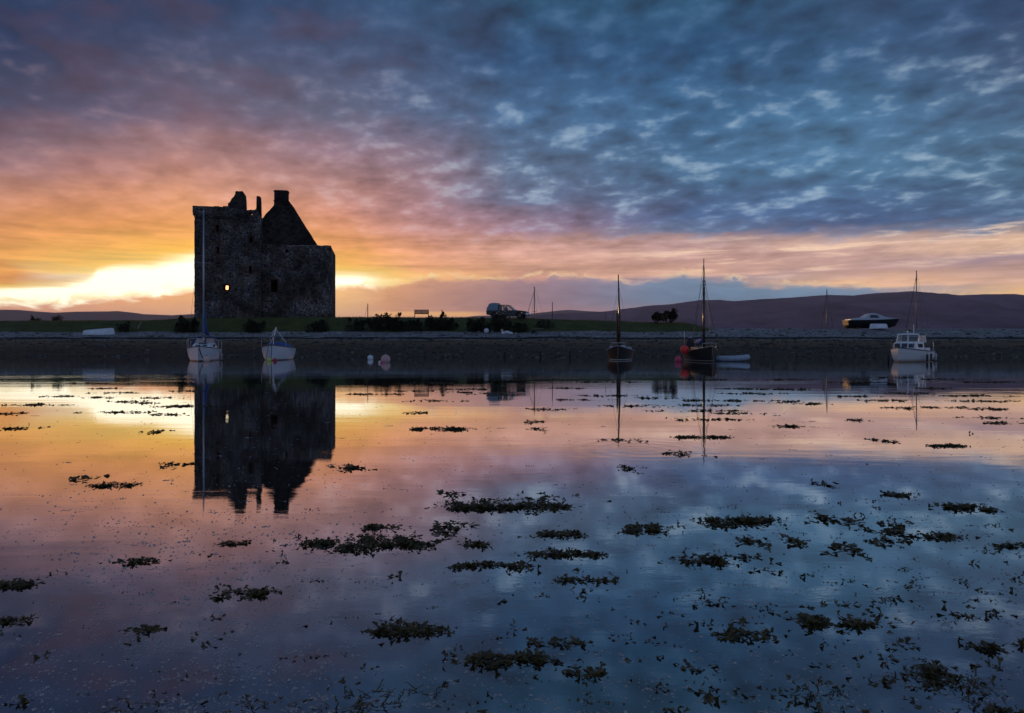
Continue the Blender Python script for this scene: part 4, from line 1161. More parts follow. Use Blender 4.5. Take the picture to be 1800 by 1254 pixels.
# --- white clinker motor cruiser
def cruiser():
    Y = 43.8; px = 1600
    o = thing('motor_cruiser', 'small white clinker motor cruiser with a wheelhouse afloat on the right', 'motor boat', (at(px, Y), Y, 0), facing(px, Y, -14))
    hm_ = hull_mat('clinker_white', (.66, .66, .66), (.24, .14, .06), .10, .10, .4, .115)
    hull, sh = make_hull(o, 5.6, 2.25, .86, .64, .62, .35, hm_, WHITE, mat('navy_strake', (.02, .03, .06), .5), .034, tw=.82, rake=.26, full=2.5)
    for k in range(1, 6):
        pass
    dw = mat('dark_window', (.03, .04, .05), .08, var=.1)
    # fore cabin
    def house(x0, x1, w0, w1, z0, z1, slope_f, slope_b, inset):
        mb = MB()
        mb.loft([[(x1, -w1, z0), (x1, w1, z0), (x1 - slope_f, w1 - inset, z1), (x1 - slope_f, -w1 + inset, z1)],
                 [(x0, -w0, z0), (x0, w0, z0), (x0 + slope_b, w0 - inset, z1), (x0 + slope_b, -w0 + inset, z1)]], close=True, cap0=True, cap1=True)
        return mb
    fc = house(-.2, 1.62, .88, .72, .60, 1.19, .26, 0, .06).build('fore_cabin', WHITE, o, bevel=.04)
    rot = Matrix.Rotation(R(-23.8), 3, 'Y')
    for y, w in ((-.44, .36), (0, .36), (.44, .36)): MB().box((1.465, y, .98), (.03, w, .27), rot).build('window', dw, fc, bevel=.012)
    for s in (-1, 1): MB().box((.55, s * .765, .97), (.85, .05, .24), Matrix.Rotation(s * R(-5.5), 3, 'Z')).build('window', dw, fc, bevel=.012)
    # wheelhouse with see-through panes
    wh = MB(); z0, z1 = 1.19, 1.63
    posts = [(.62, .70), (.60, 0), (.62, -.70), (-.75, .80), (-.75, -.80), (-.1, .76), (-.1, -.76)]
    for x, y in posts: wh.tube([(x, y, z0 - .02), (x - (.14 if x > 0 else .0), y * .94, z1)], .045, 8)
    wh.box((-.08, 0, z0 + .01), (1.42, 1.52, .06)); 
    house_m = wh.build('wheelhouse', WHITE, o)
    rf = MB(); rf.loft([[(.62, -.70, z1), (.66, 0, z1 + .02), (.62, .70, z1)], [(.50, -.72, z1 + .07), (.52, 0, z1 + .11), (.50, .72, z1 + .07)], [(-.95, -.82, z1 + .06), (-.95, 0, z1 + .1), (-.95, .82, z1 + .06)], [(-.95, -.82, z1), (-.95, 0, z1), (-.95, .82, z1)], [(.62, -.70, z1), (.66, 0, z1 + .001), (.62, .70, z1)]])
    roof = rf.build('roof', WHITE, house_m)
    for s in (-1, 1):
        MB().loft([[(.64, s * .05, z0 + .05), (.64, s * .66, z0 + .05)], [(.50, s * .05, z1 - .03), (.50, s * .62, z1 - .03)]]).build('window', GLASS, house_m, fix=False)
        MB().loft([[(.56, s * .71, z0 + .05), (-.7, s * .79, z0 + .05)], [(.44, s * .67, z1 - .03), (-.7, s * .75, z1 - .03)]]).build('window', GLASS, house_m, fix=False)
    am = MB(); am.tube([(.1, .25, z1 + .08), (.1, .25, z1 + .62)], .02, 6); am.build('signal_mast', WHITE, roof)
    lt = MB(); lt.tube([(.2, -.1, z1 + .08), (.2, -.1, z1 + .2)], .04, 8); lt.ball((.2, -.1, z1 + .22), .05, 10, 8); lt.build('lamp', STEEL, roof)
    rail_part(o, [[(2.6, .1, .86), (2.65, 0, 1.15), (1.8, .62, 1.08), (1.75, .66, .78)], [(2.65, 0, 1.15), (1.8, -.62, 1.08), (1.75, -.66, .78)], [(-2.3, .95, .62), (-2.3, .95, 1.22), (-2.72, .8, 1.22), (-2.72, .8, .62)], [(-1.0, -.95, .64), (-1.0, -.95, 1.05), (-1.5, -1.0, 1.0)]])
    ae = MB(); ae.ball((2.66, .02, .52), .07, 10, 8); ae.tube([(2.7, .02, .52), (2.72, .05, .05)], .015, 5); ae.build('mooring_eye', BLACKP, o)
    lp = MB(); lp.tube([(.9, -.78, 1.0), (.9, -.98, 1.0), (.9, -.98, 1.26)], .025, 6); lp.ball((.9, -.98, 1.28), .045, 8, 6); lp.build('side_lamp', mat('orange_lens', (.5, .18, .05), .3), o)
    o.scale = (.87, .87, 1)
    lk = MB(); lk.box((-2.0, 0, .72), (.9, 1.4, .25)); lk.build('stern_locker', WHITE, o, bevel=.05)
    return o
CR = cruiser()
def hung_fender(label, o, lx, ly, z0, z1, r=.06, m=None):
    c, s = math.cos(o.rotation_euler.z), math.sin(o.rotation_euler.z)
    lx, ly = lx * o.scale[0], ly * o.scale[1]
    x = o.location.x + c * lx - s * ly; y = o.location.y + s * lx + c * ly
    f = thing('fender', label, 'fender', (x, y, z0), 0, 'fenders hanging along the motor cruiser')
    MB().tube([(0, 0, 0), (0, 0, .05), (0, 0, z1 - z0 - .05), (0, 0, z1 - z0)], [r * .4, r, r, r * .4], 10).build('body', m or mat('black_fender', (.016, .017, .02), .6), f, smooth=True)
    MB().tube([(0, 0, z1 - z0 - .01), (-.02 * (1 if ly > 0 else -1) * 0, 0, z1 - z0 + .2)], .007, 5).build('lanyard', WIRE, f)
hung_fender('black fender amidships on the cruiser, the nearer to its bow', CR, .55, 1.19, .02, .46)
hung_fender('black fender amidships on the cruiser, the nearer to its stern', CR, -.45, 1.21, .02, .50)
hung_fender('black fender on the far left flank of the cruiser', CR, .9, -1.17, .0, .42)
hung_fender('pale fender at the stern corner of the cruiser', CR, -2.3, 1.08, .05, .5, .07, mat('pale_fender', (.5, .5, .52), .5))

# --- motor boat laid up on the shingle
def laid_up():
    Y = 83.5; px = 1531
    x = at(px, Y)
    o = thing('motor_boat', 'black-hulled white-topped motor boat laid up on the shingle spit', 'motor boat', (x, Y, zat(577.5, Y) + .32), R(-2))
    hm_ = hull_mat('black_hull', (.010, .010, .014), (.03, .012, .01), -.28, .02, .5, 0, None, .2)
    hull, sh = make_hull(o, 5.7, 2.0, .86, .66, .62, .32, hm_, mat('dull_white_top', (.46, .50, .56), .45, var=.15), mat('white_strake', (.45, .49, .55), .4), .035, tw=.9, rake=.55, full=2.3, flare=.5)
    # transom panel with low orange sunlight painted into its colour
    MB().box((-2.93, 0, .34), (.05, 1.5, .58), Matrix.Rotation(R(-9), 3, 'Y')).build('transom', mat('sun_orange_panel', (.22, .11, .05), .6, var=.25), o)
    cb = MB()
    cb.loft([[(2.3, -.42, .78), (2.3, .42, .78), (2.25, .38, .86), (2.25, -.38, .86)],
             [(1.55, -.70, .72), (1.55, .70, .72), (1.5, .64, .96), (1.5, -.64, .96)],
             [(.9, -.78, .70), (.9, .78, .70), (.42, .62, 1.38), (.42, -.62, 1.38)],
             [(.1, -.82, .68), (.1, .82, .68), (.1, .66, 1.46), (.1, -.66, 1.46)],
             [(-.45, -.84, .66), (-.45, .84, .66), (-.45, .66, 1.36), (-.45, -.66, 1.36)],
             [(-1.0, -.86, .66), (-1.0, .86, .66), (-1.0, .78, .96), (-1.0, -.78, .96)],
             [(-2.7, -.86, .62), (-2.7, .86, .62), (-2.7, .8, .74), (-2.7, -.8, .74)]], close=True, cap0=True, cap1=True)
    cab = cb.build('cabin', mat('dull_white_top', (.46, .50, .56), .45, var=.15), o)
    dw = mat('dark_window', (.03, .04, .05), .08, var=.1)
    for s in (-1, 1):
        w = MB(); w.face([(-.55, s * .835, .90), (.62, s * .800, .90), (.40, s * .715, 1.20), (-.35, s * .725, 1.24)]); w.build('side_window', dw, cab, fix=False)
    ws = MB(); ws.face([(.86, -.58, .83), (.86, .58, .83), (.53, .5, 1.32), (.53, -.5, 1.32)]); ws.v = [(a + .03, b, c + .02) for a, b, c in ws.v]; ws.build('windscreen', mat('pale_screen', (.35, .42, .48), .1), cab, fix=False)
    for xx, w_ in ((-1.8, 1.3), (.6, 1.2)): MB().box((xx, 0, -.27), (.3, w_, .22)).build('chock', WOODG, o)
    rail_part(o, [[(2.75, 0, .92), (2.2, .5, .98), (1.6, .72, .92)], [(2.75, 0, .92), (2.2, -.5, .98), (1.6, -.72, .92)]])
    return o
laid_up()

def upturned(px, py, Y, L, B, H, rz, label, tilt=0.0, roll=0.0):
    x = at(px, Y)
    o = thing('upturned_dinghy', label, 'dinghy', (x, Y, zat(py, Y)), rz)
    rows, sheer = hull_shape(L, B, H * 1.0, H * .92, H * .9, 0.02, tw=.8, rake=.15, full=2.6, flare=.6, n=18)
    rot = Matrix.Rotation(tilt, 3, 'Y') @ Matrix.Rotation(roll, 3, 'X')
    flip = lambda p: tuple(rot @ Vector((p[0], p[1], H * 1.0 - p[2])))
    hb_ = MB(); hb_.loft([[flip(p) for p in r] for r in rows], cap0=True); hb_.build('hull', mat('white_dinghy_hull', (.66, .70, .76), .4, var=.12, scale=2.5), o, smooth=True)
    kl = MB(); kl.tube([flip((r[8][0], 0, r[8][2] - .02)) for r in rows[1:-1]], .025, 6); kl.build('keel', mat('grey_keel', (.4, .42, .45), .6), o)
    gw = MB(); gw.tube([flip(p) for p in sheer], .03, 6); gw.tube([flip((p[0], -p[1], p[2])) for p in sheer], .03, 6); gw.build('gunwale', mat('grey_gunwale', (.3, .32, .34), .6), o)
    return o
upturned(175.5, 590.8, 79.0, 3.1, 1.35, .74, R(4), 'white dinghy lying upside down on the left beach', R(-5.0))
upturned(1543, 578.6, 81.2, 1.72, 1.25, .56, R(176), 'small white dinghy upside down in front of the laid-up motor boat')

# --- pickup truck
def pickup():
    Y = 86.6; px = 893
    x = at(px, Y)
    o = thing('pickup_truck', 'dark pickup truck with a grey-blue canopy parked on the grass', 'pickup', (x, Y, ground_z(x, Y) - .02), R(-13))
    paint = mat('dark_green_paint', (.012, .020, .022), .25, var=.15, spec=.6)
    def arc(cx, r=.45, n=8): return [(cx + r * math.cos(a), .40 + r * math.sin(a)) for a in [PI * i / n for i in range(n + 1)]]
    W = .86
    prof = [(-2.52, .56), (-2.55, 1.02), (.80, 1.05), (1.75, 1.0), (2.34, .92), (2.48, .80), (2.50, .52), (2.12, .44)] + arc(1.62) + [(1.1, .40), (-1.0, .40)] + arc(-1.5) + [(-2.0, .44)]
    b = MB(); b.prism(prof, -W, W); body = b.build('body', paint, o, bevel=.05)
    # cab: pillars and roof, panes between them
    cab = MB(); zr = 1.66
    def pil(a, b_, r=.045): cab.tube([a, b_], r, 8)
    for s in (-1, 1):
        pil((.86, s * .80, 1.03), (.18, s * .66, zr)); pil((-.35, s * .82, 1.03), (-.36, s * .67, zr)); pil((-1.02, s * .82, 1.03), (-.98, s * .67, zr), .07)
    cab.loft([[(.26, -.68, zr - .02), (.30, 0, zr), (.26, .68, zr - .02)], [(.05, -.66, zr + .05), (.05, 0, zr + .09), (.05, .66, zr + .05)], [(-.6, -.68, zr + .07), (-.6, 0, zr + .11), (-.6, .68, zr + .07)], [(-1.04, -.68, zr + .04), (-1.04, 0, zr + .07), (-1.04, .68, zr + .04)], [(-1.04, -.68, zr - .06), (-1.04, 0, zr - .06), (-1.04, .68, zr - .06)], [(.26, -.68, zr - .03), (.30, 0, zr - .03), (.26, .68, zr - .03)]])
    cab.build('cab', paint, o)
    for s in (-1, 1):
        MB().loft([[(.80, s * .805, 1.04), (-.32, s * .82, 1.04)], [(.18, s * .675, zr - .04), (-.32, s * .68, zr - .04)]]).build('side_window', GLASS, o, fix=False); MB().loft([[(-.38, s * .82, 1.04), (-1.0, s * .82, 1.04)], [(-.38, s * .68, zr - .04), (-.98, s * .68, zr - .04)]]).build('side_window', GLASS, o, fix=False)
    ws = MB(); ws.loft([[(.90, -.76, 1.04), (.90, .76, 1.04)], [(.24, -.64, zr - .03), (.24, .64, zr - .03)]]); ws.build('windscreen', mat('bright_screen', (.30, .30, .30), .06, var=.05), o, fix=False)
    for y in (-.38, .38):
        st = MB(); st.box((-.25, y, 1.08), (.2, .45, .5)); st.box((-.27, y, 1.41), (.12, .25, .18)); st.build('seat', RUBBER, o, bevel=.04)
    cn = MB()
    cn.loft([[(-1.07, -W * .97, 1.05), (-1.07, -W * .93, 1.3), (-1.09, -.66, 1.86), (-1.09, -.4, 1.95), (-1.09, .4, 1.95), (-1.09, .66, 1.86), (-1.07, W * .93, 1.3), (-1.07, W * .97, 1.05)],
             [(-1.7, -W * .97, 1.05), (-1.7, -W * .93, 1.3), (-1.7, -.68, 1.92), (-1.7, -.4, 2.0), (-1.7, .4, 2.0), (-1.7, .68, 1.92), (-1.7, W * .93, 1.3), (-1.7, W * .97, 1.05)],
             [(-2.52, -W * .97, 1.05), (-2.5, -W * .93, 1.3), (-2.22, -.68, 1.84), (-2.18, -.4, 1.93), (-2.18, .4, 1.93), (-2.22, .68, 1.84), (-2.5, W * .93, 1.3), (-2.52, W * .97, 1.05)]], cap0=True, cap1=True)
    cn.build('canopy', mat('grey_blue_canopy', (.17, .24, .30), .45, var=.1), o, bevel=.02)
    for sx in (1.62, -1.5):
        for sy in (-1, 1):
            ty = MB(); ty.tube([(0, -.11, 0), (0, -.10, 0), (0, .10, 0), (0, .11, 0)], [.33, .38, .38, .33], 24); t = ty.build('wheel', RUBBER, o, loc=(sx, sy * .76, .38))
            rm = MB(); rm.tube([(0, sy * .112, 0), (0, sy * .125, 0)], [.22, .2], 20); rm.build('rim', mat('dull_rim', (.10, .10, .11), .5, .5), t)
    bp = MB(); bp.prism([(2.36, .46), (2.62, .46), (2.66, .56), (2.60, .68), (2.36, .68)], -.88, .88); bp.build('bumper', mat('chrome_bumper', (.6, .62, .65), .18, .8, var=.1), o, bevel=.02)
    for s in (-1, 1):
        h = MB(); h.ball((2.42, s * .64, .82), .13, 14, 10, (.6, 1.3, .75)); h.build('headlight', mat('lamp_glass', (.6, .65, .7), .1, var=.05), o, smooth=True)
        m_ = MB(); m_.box((.78, s * .98, 1.14), (.08, .2, .14)); m_.build('mirror', BLACKP, o, bevel=.02)
        d = MB(); d.box((.25, s * .862, .74), (1.05, .012, .55)); dr = d.build('door', paint, o, bevel=.004); hd = MB(); hd.box((-.15, s * .88, .92), (.14, .03, .035)); hd.build('handle', STEEL, dr)
        d = MB(); d.box((-.70, s * .862, .74), (.72, .012, .55)); dr = d.build('door', paint, o, bevel=.004); hd = MB(); hd.box((-.95, s * .88, .92), (.14, .03, .035)); hd.build('handle', STEEL, dr)
    gr_ = MB()
    for k in range(4): gr_.box((2.50, 0, .73 + k * .045), (.03, .95, .02))
    gr_.build('grille', STEEL, o)
pickup()

# --- bench
def bench():
    Y = 86.2; px = 741
    x = at(px, Y)
    o = thing('park_bench', 'wooden bench on the skyline between two dark bushes', 'bench', (x, Y, ground_z(x, Y)), R(6))
    m = mat('weathered_bench', (.15, .115, .085), .75, var=.3, scale=10)
    b = MB()
    for k in range(5): b.box((0, .25 + .015 * k, .52 + .105 * k), (1.75, .03, .088))
    b.box((0, .3, .72), (.30, .035, .10)); b.build('backrest', m, o)
    s = MB()
    for k in range(4): s.box((0, -.18 + .13 * k, .44), (1.75, .10, .035))
    s.build('seat', m, o)
    for sx in (-1, 1):
        l = MB(); l.box((sx * .82, -.2, .32), (.07, .07, .64)); l.box((sx * .82, .27, .45), (.07, .07, .92)); l.box((sx * .82, .03, .66), (.08, .56, .045)); l.box((sx * .82, .03, .39), (.05, .44, .06)); l.build('leg', m, o)
bench()

# --- posts and marks on the bank
def post(px, py_top, py_foot, Y, r, name, label, cat='post', lean=0.0, m=None, cap=None, stay=None, group=None, sink=.3):
    x = at(px, Y); z0 = zat(py_foot, Y); h = zat(py_top, Y) - z0
    o = thing(name, label, cat, (x, Y, z0), 0, group)
    p = MB(); p.tube([(0, 0, -sink), (lean * h * .5, 0, h * .5), (lean * h, 0, h)], [r, r * .95, r * .85], 8); p.build('shaft', m or WOODG, o)
    if cap: c = MB(); c.ball((lean * h, 0, h + r), r * cap, 10, 8, (1, 1, .8)); c.build('cap', m or WOODG, o)
    if stay: s = MB(); s.tube([(lean * h, 0, h * .9), (stay, .3, -.1)], .016, 5); s.build('stay', WIRE, o)
    return o
post(646.5, 534, 559, 92, .055, 'stayed_post', 'slim stayed post on the skyline just right of the castle', stay=-.5)
post(971.0, 531, 561, 92, .05, 'pole', 'plain thin pole on the skyline right of the pickup', 'pole')
post(1064, 549, 563, 92, .03, 'marker_post', 'short marker post with a pale tip left of the black-hulled boat mast', cap=1.9, lean=.05)
post(777, 546.5, 566, 86.5, .045, 'finial_post', 'post with a knob top poking above the domed bush', cap=1.8)
post(728.5, 572, 588, 80.6, .03, 'stake', 'thin stake standing before the thicket under the bench', 'stake')
post(242, 566, 574.5, 81.5, .035, 'leaning_stick', 'white stick leaning on the bank beside the left bush', 'stick', .8, mat('white_stick', (.45, .45, .45), .7))
for px, top, ft, lab in ((887, 622.6, 629, 'small dark mooring post in the shallows under the pickup'), (950, 623.0, 629, 'small dark mooring post in the shallows under the wooden trolley'), (1002, 621.0, 629, 'taller dark mooring post in the shallows left of the black-hulled boat')):
    post(px, top, ft, F * CAM_H / (629 - HOR), .085, 'mooring_post', lab, 'post', 0, mat('tarred_timber', (.012, .010, .009), .8), 1.1, None, None)

# --- fishing floats and gear heaped at the top of the beach
def shore_float(px, py, r, m, label, name='net_float', flat=1.0, Y=79.3):
    x = at(px, Y)
    o = thing(name, label, 'float', (x, Y, zat(py, Y)), 0, None)
    MB().ball((0, 0, r * .85), r, 18, 12, (1, 1, flat)).build('body', m, o, smooth=True)
    MB().tube([(0, 0, r * 1.6 * flat), (.02, 0, r * 2.0 * flat)], r * .15, 6).build('eye', mat('grey_plastic', (.2, .2, .2), .6), o)
shore_float(855, 585.5, .28, WHITEB, 'white round float on the grass below the ragged bush, leftmost of the heap')
shore_float(882.5, 583.5, .17, mat('ochre_float', (.55, .42, .22), .5), 'small yellowish float sitting behind the white drum and fender')
shore_float(906.5, 588.6, .14, mat('tan_float', (.48, .36, .22), .5), 'tiny tan float at the right end of the heap')
def drum():
    Y = 79.0; x = at(885.5, Y)
    o = thing('white_drum', 'squat white drum lying at the top of the beach', 'drum', (x, Y, zat(590.3, Y)), R(20))
    d = MB(); d.tube([(-.28, 0, .24), (-.24, 0, .24), (.24, 0, .26), (.28, 0, .26)], [.18, .24, .24, .18], 18); d.build('body', WHITEB, o, smooth=True)
    MB().tube([(0, 0, .25 - .0), (.02, 0, .26)], .255, 18).build('hoop', mat('grey_plastic', (.2, .2, .2), .6), o)
    x = at(896, Y)
    o = thing('white_fender', 'long white fender leaning to the right of the squat drum', 'fender', (x, Y - .15, zat(590.3, Y)), R(-8))
    f = MB(); f.tube([(-.5, 0, .46), (-.42, 0, .42), (.28, 0, .2), (.36, 0, .17)], [.06, .17, .17, .06], 16); f.build('body', WHITEB, o, smooth=True)
    MB().tube([(-.3, -.02, .56), (-.2, -.14, .42), (-.1, -.1, .25), (0, 0, .13)], .02, 6).build('strap', BLACKP, o)
drum()
ROCK = mat('grey_boulder', (.13, .13, .14), .9, var=.4, scale=5, bump=.04)
def rock(px, py, r, Y, seed, label, sq=(1.3, 1, .65)):
    rnd = random.Random(seed); x = at(px, Y)
    b = MB(); b.ball((0, 0, r * .3), r, 16, 10, sq)
    b.v = [tuple(Vector(v) * (1 + .28 * nz(v[0] * 3 + seed, v[1] * 3, v[2] * 3) / max(.2, r * 2))) for v in b.v]
    o = b.build('boulder', ROCK, smooth=True); o.location = (x, Y, zat(py, Y)); tag(o, label, 'boulder')
rock(840.5, 586.2, .26, 79.6, 2, 'grey boulder on the grass left of the white float')
rock(864.5, 585.6, .24, 79.6, 5, 'grey boulder between the white float and the yellowish one')
def trolley():
    Y = 79.4; x = at(944.5, Y)
    o = thing('boat_trolley', 'low timber trolley with a plank laid on top, on the grass under the pickup front', 'trolley', (x, Y, zat(585.8, Y)), R(6))
    f = MB(); f.box((0, -.3, .22), (1.5, .08, .10)); f.box((0, .3, .22), (1.5, .08, .10))
    for k in (-.65, 0, .65): f.box((k, 0, .31), (.08, .8, .07))
    f.build('frame', WOODG, o)
    p = MB(); p.box((.12, 0, .50), (1.1, .26, .045), Matrix.Rotation(R(-2), 3, 'Y')); p.build('plank', mat('pale_plank', (.32, .27, .21), .8), o)
    for k in (-.3, .45): b = MB(); b.box((k, 0, .415), (.1, .3, .13)); b.build('block', WOODG, o)
    for s in (-1, 1): w = MB(); w.tube([(-.45, s * .40, .18), (-.45, s * .48, .18)], .18, 16); w.build('wheel', RUBBER, o)
trolley()

# --- yachts moored in the sound behind the spit : only masts and rigging show
def far_yacht(px, py_top, Y, stay_dx, name_label, turn, back=None, sc_=1.0):
    x = at(px, Y); H = zat(py_top, Y)
    o = thing('moored_yacht', name_label, 'yacht', (x, Y, 0), turn, 'yachts moored behind the spit with only masts showing')
    make_hull(o, 8.2, 2.6, 1.0, .85, .85, .5, hull_mat('far_white_hull', (.6, .6, .62), (.04, .05, .1), .08), WHITE, mat('dark_strake', (.05, .05, .06), .5), .03, tw=.7, rake=.35, full=2.2)
    cb = MB(); cb.loft([[(1.8, -.5, .85), (1.6, -.4, 1.15), (1.6, .4, 1.15), (1.8, .5, .85)], [(-1.2, -.8, .85), (-1.2, -.7, 1.3), (-1.2, .7, 1.3), (-1.2, .8, .85)]], cap0=True, cap1=True); cb.build('cabin', WHITE, o)
    ms = MB(); ms.tube([(.4, 0, .9), (.4, 0, H)], [.10, .075], 10); m_ = ms.build('mast', mat('dark_mast', (.16, .13, .12), .4, .4), o, smooth=True)
    sp = MB(); sp.tube([(.4, -.7, H * .62), (.4, .7, H * .62)], .03, 6); sp.build('spreader', WIRE, m_); sp = MB(); sp.tube([(.35, -.12, H + .02), (.45, .15, H + .3)], .012, 5); sp.box((.4, 0, H + .04), (.3, .06, .06)); sp.build('masthead', WIRE, m_)
    fg = MB(); fg.tube([(.42, 0, H * .95), (3.95, 0, 1.1)], [.03, .06], 6); fg.build('furled_jib', mat('navy_sacrificial_strip', (.05, .05, .07), .7), o)
    wires(o, 'rigging', [((.4, -1.25, .9), (.4, -.7, H * .62)), ((.4, 1.25, .9), (.4, .7, H * .62)), ((.4, -.7, H * .62), (.4, 0, H * .95)), ((.4, .7, H * .62), (.4, 0, H * .95)), ((-4, 0, .9), (.4, 0, H))], .014)
    bm_ = MB(); bm_.tube([(.3, 0, 1.9), (-3.0, 0, 1.8)], [.16, .10], 8); bm_.build('boom', BLUEC, o)
far_yacht(942.5, 506, 126, 0, 'distant yacht mast with a raked stay on the skyline just right of the pickup', R(215))
far_yacht(1455, 510.5, 126, 0, 'distant yacht mast standing between the golden-lit mast and the laid-up motor boat', R(225))
far_yacht(1613.5, 477.5, 130, 0, 'distant tall yacht mast rising directly above the white motor cruiser', R(205))

# ---------------------------------------------------------------- seaweed
WEED = leaf_mat('bladder_wrack', (0.022, 0.017, 0.004), (0.115, 0.085, 0.020), 0.2, 26.0, 0.5)
def frond(v, f, x, y, z, s, rnd, upr):
    """a small forked strap with a swollen tip."""
    a = rnd.random() * 2 * PI; p = upr
    d = Vector((math.cos(a) * math.cos(p), math.sin(a) * math.cos(p), math.sin(p)))
    sd = Vector((-math.sin(a), math.cos(a), rnd.gauss(0, .5))).normalized()
    up = Vector((0, 0, 1))
    w = s * rnd.uniform(.18, .34); n = len(v); o = Vector((x, y, z))
    b0 = o; b1 = o + d * s * .5 + up * s * rnd.uniform(-.06, .10)
    v.extend([tuple(b0 - sd * w * .4), tuple(b0 + sd * w * .4), tuple(b1 + sd * w * .7), tuple(b1 - sd * w * .7)]); f.append((n, n + 1, n + 2, n + 3))
    for sg in (-1, 1):
        e = (d + sd * sg * rnd.uniform(.35, .8)).normalized()
        m1 = b1 + e * s * .24; m2 = b1 + e * s * .42 + up * s * rnd.uniform(-.06, .06); t = b1 + e * s * rnd.uniform(.48, .60) + up * s * rnd.uniform(-.1, .1); q = len(v); pw = w * rnd.uniform(.5, .85)
        side = e.cross(d.cross(sd)).normalized()
        v.extend([tuple(b1 + sd * sg * w * .7), tuple(b1 - sd * sg * w * .05), tuple(m1 - side * pw), tuple(m2 - side * pw * .8), tuple(t), tuple(m2 + side * pw * .8), tuple(m1 + side * pw)])
        f.append((q, q + 1, q + 2, q + 6)); f.append((q + 2, q + 3, q + 4, q + 5, q + 6))
def clump_geo(v, f, cx, cy, rx, ry, n, s, rnd, pile=.02, up_=.75):
    blobs = [(rnd.uniform(-.8, .8), rnd.uniform(-.6, .6), rnd.uniform(.10, .42)) for _ in range(9)] + [(rnd.uniform(-.2, .2), 0, .45)]
    sd_ = rnd.uniform(0, 50)
    c = 0; tries = 0
    while c < n and tries < n * 8:
        tries += 1
        bx, by, br = blobs[rnd.randrange(len(blobs))]
        ux, uy = bx + rnd.gauss(0, br * .5), by + rnd.gauss(0, br * .6)
        r2 = ux * ux + uy * uy
        if rnd.random() < .14: ux, uy = rnd.gauss(0, .85), rnd.gauss(0, 1.0); r2 = ux * ux + uy * uy
        if r2 > (1.4 if rnd.random() < .8 else 2.6): continue
        if nz(ux * 2.3 + cx * 3.7 + sd_, uy * 1.5 + cy * 2.9, sd_) < -.04 and rnd.random() < .9: continue
        h = max(0.0, 1 - r2) * pile
        frond(v, f, cx + ux * rx, cy + uy * ry, rnd.uniform(-.003, h), s * rnd.uniform(.6, 1.35), rnd, rnd.uniform(-.1, up_) if rnd.random() < .22 else rnd.uniform(-.08, .18)); c += 1
def weed_mesh(v, f, name):
    me = bpy.data.meshes.new(name); me.from_pydata(v, [], f); me.materials.append(WEED); me.update()
    o = bpy.data.objects.new(name, me); C.objects.link(o); return o
def weed_clump(px, py, w, h, label, seed, s=None, dens=1.0):
    rnd = random.Random(seed)
    x, Y = on_water(px, py)
    y0 = F * CAM_H / (py + h * .42 - HOR); y1 = F * CAM_H / (py - h * .30 - HOR)
    rx = w / 2 / F * Y * 1.04; ry = (y1 - y0) / 2 * 1.05
    s = s or (.022 + .0009 * Y)
    n = int(min(3200, max(70, rx * ry * 3.14 / (s * s) * 3.6 * dens)))
    v = []; f = []
    clump_geo(v, f, 0, 0, rx, ry, n, s, rnd, min(.024, .008 + ry * .035))
    o = weed_mesh(v, f, 'seaweed_clump'); o.location = (x, Y, 0)
    tag(o, label, 'seaweed', 'rafts of bladder wrack lying on the water')
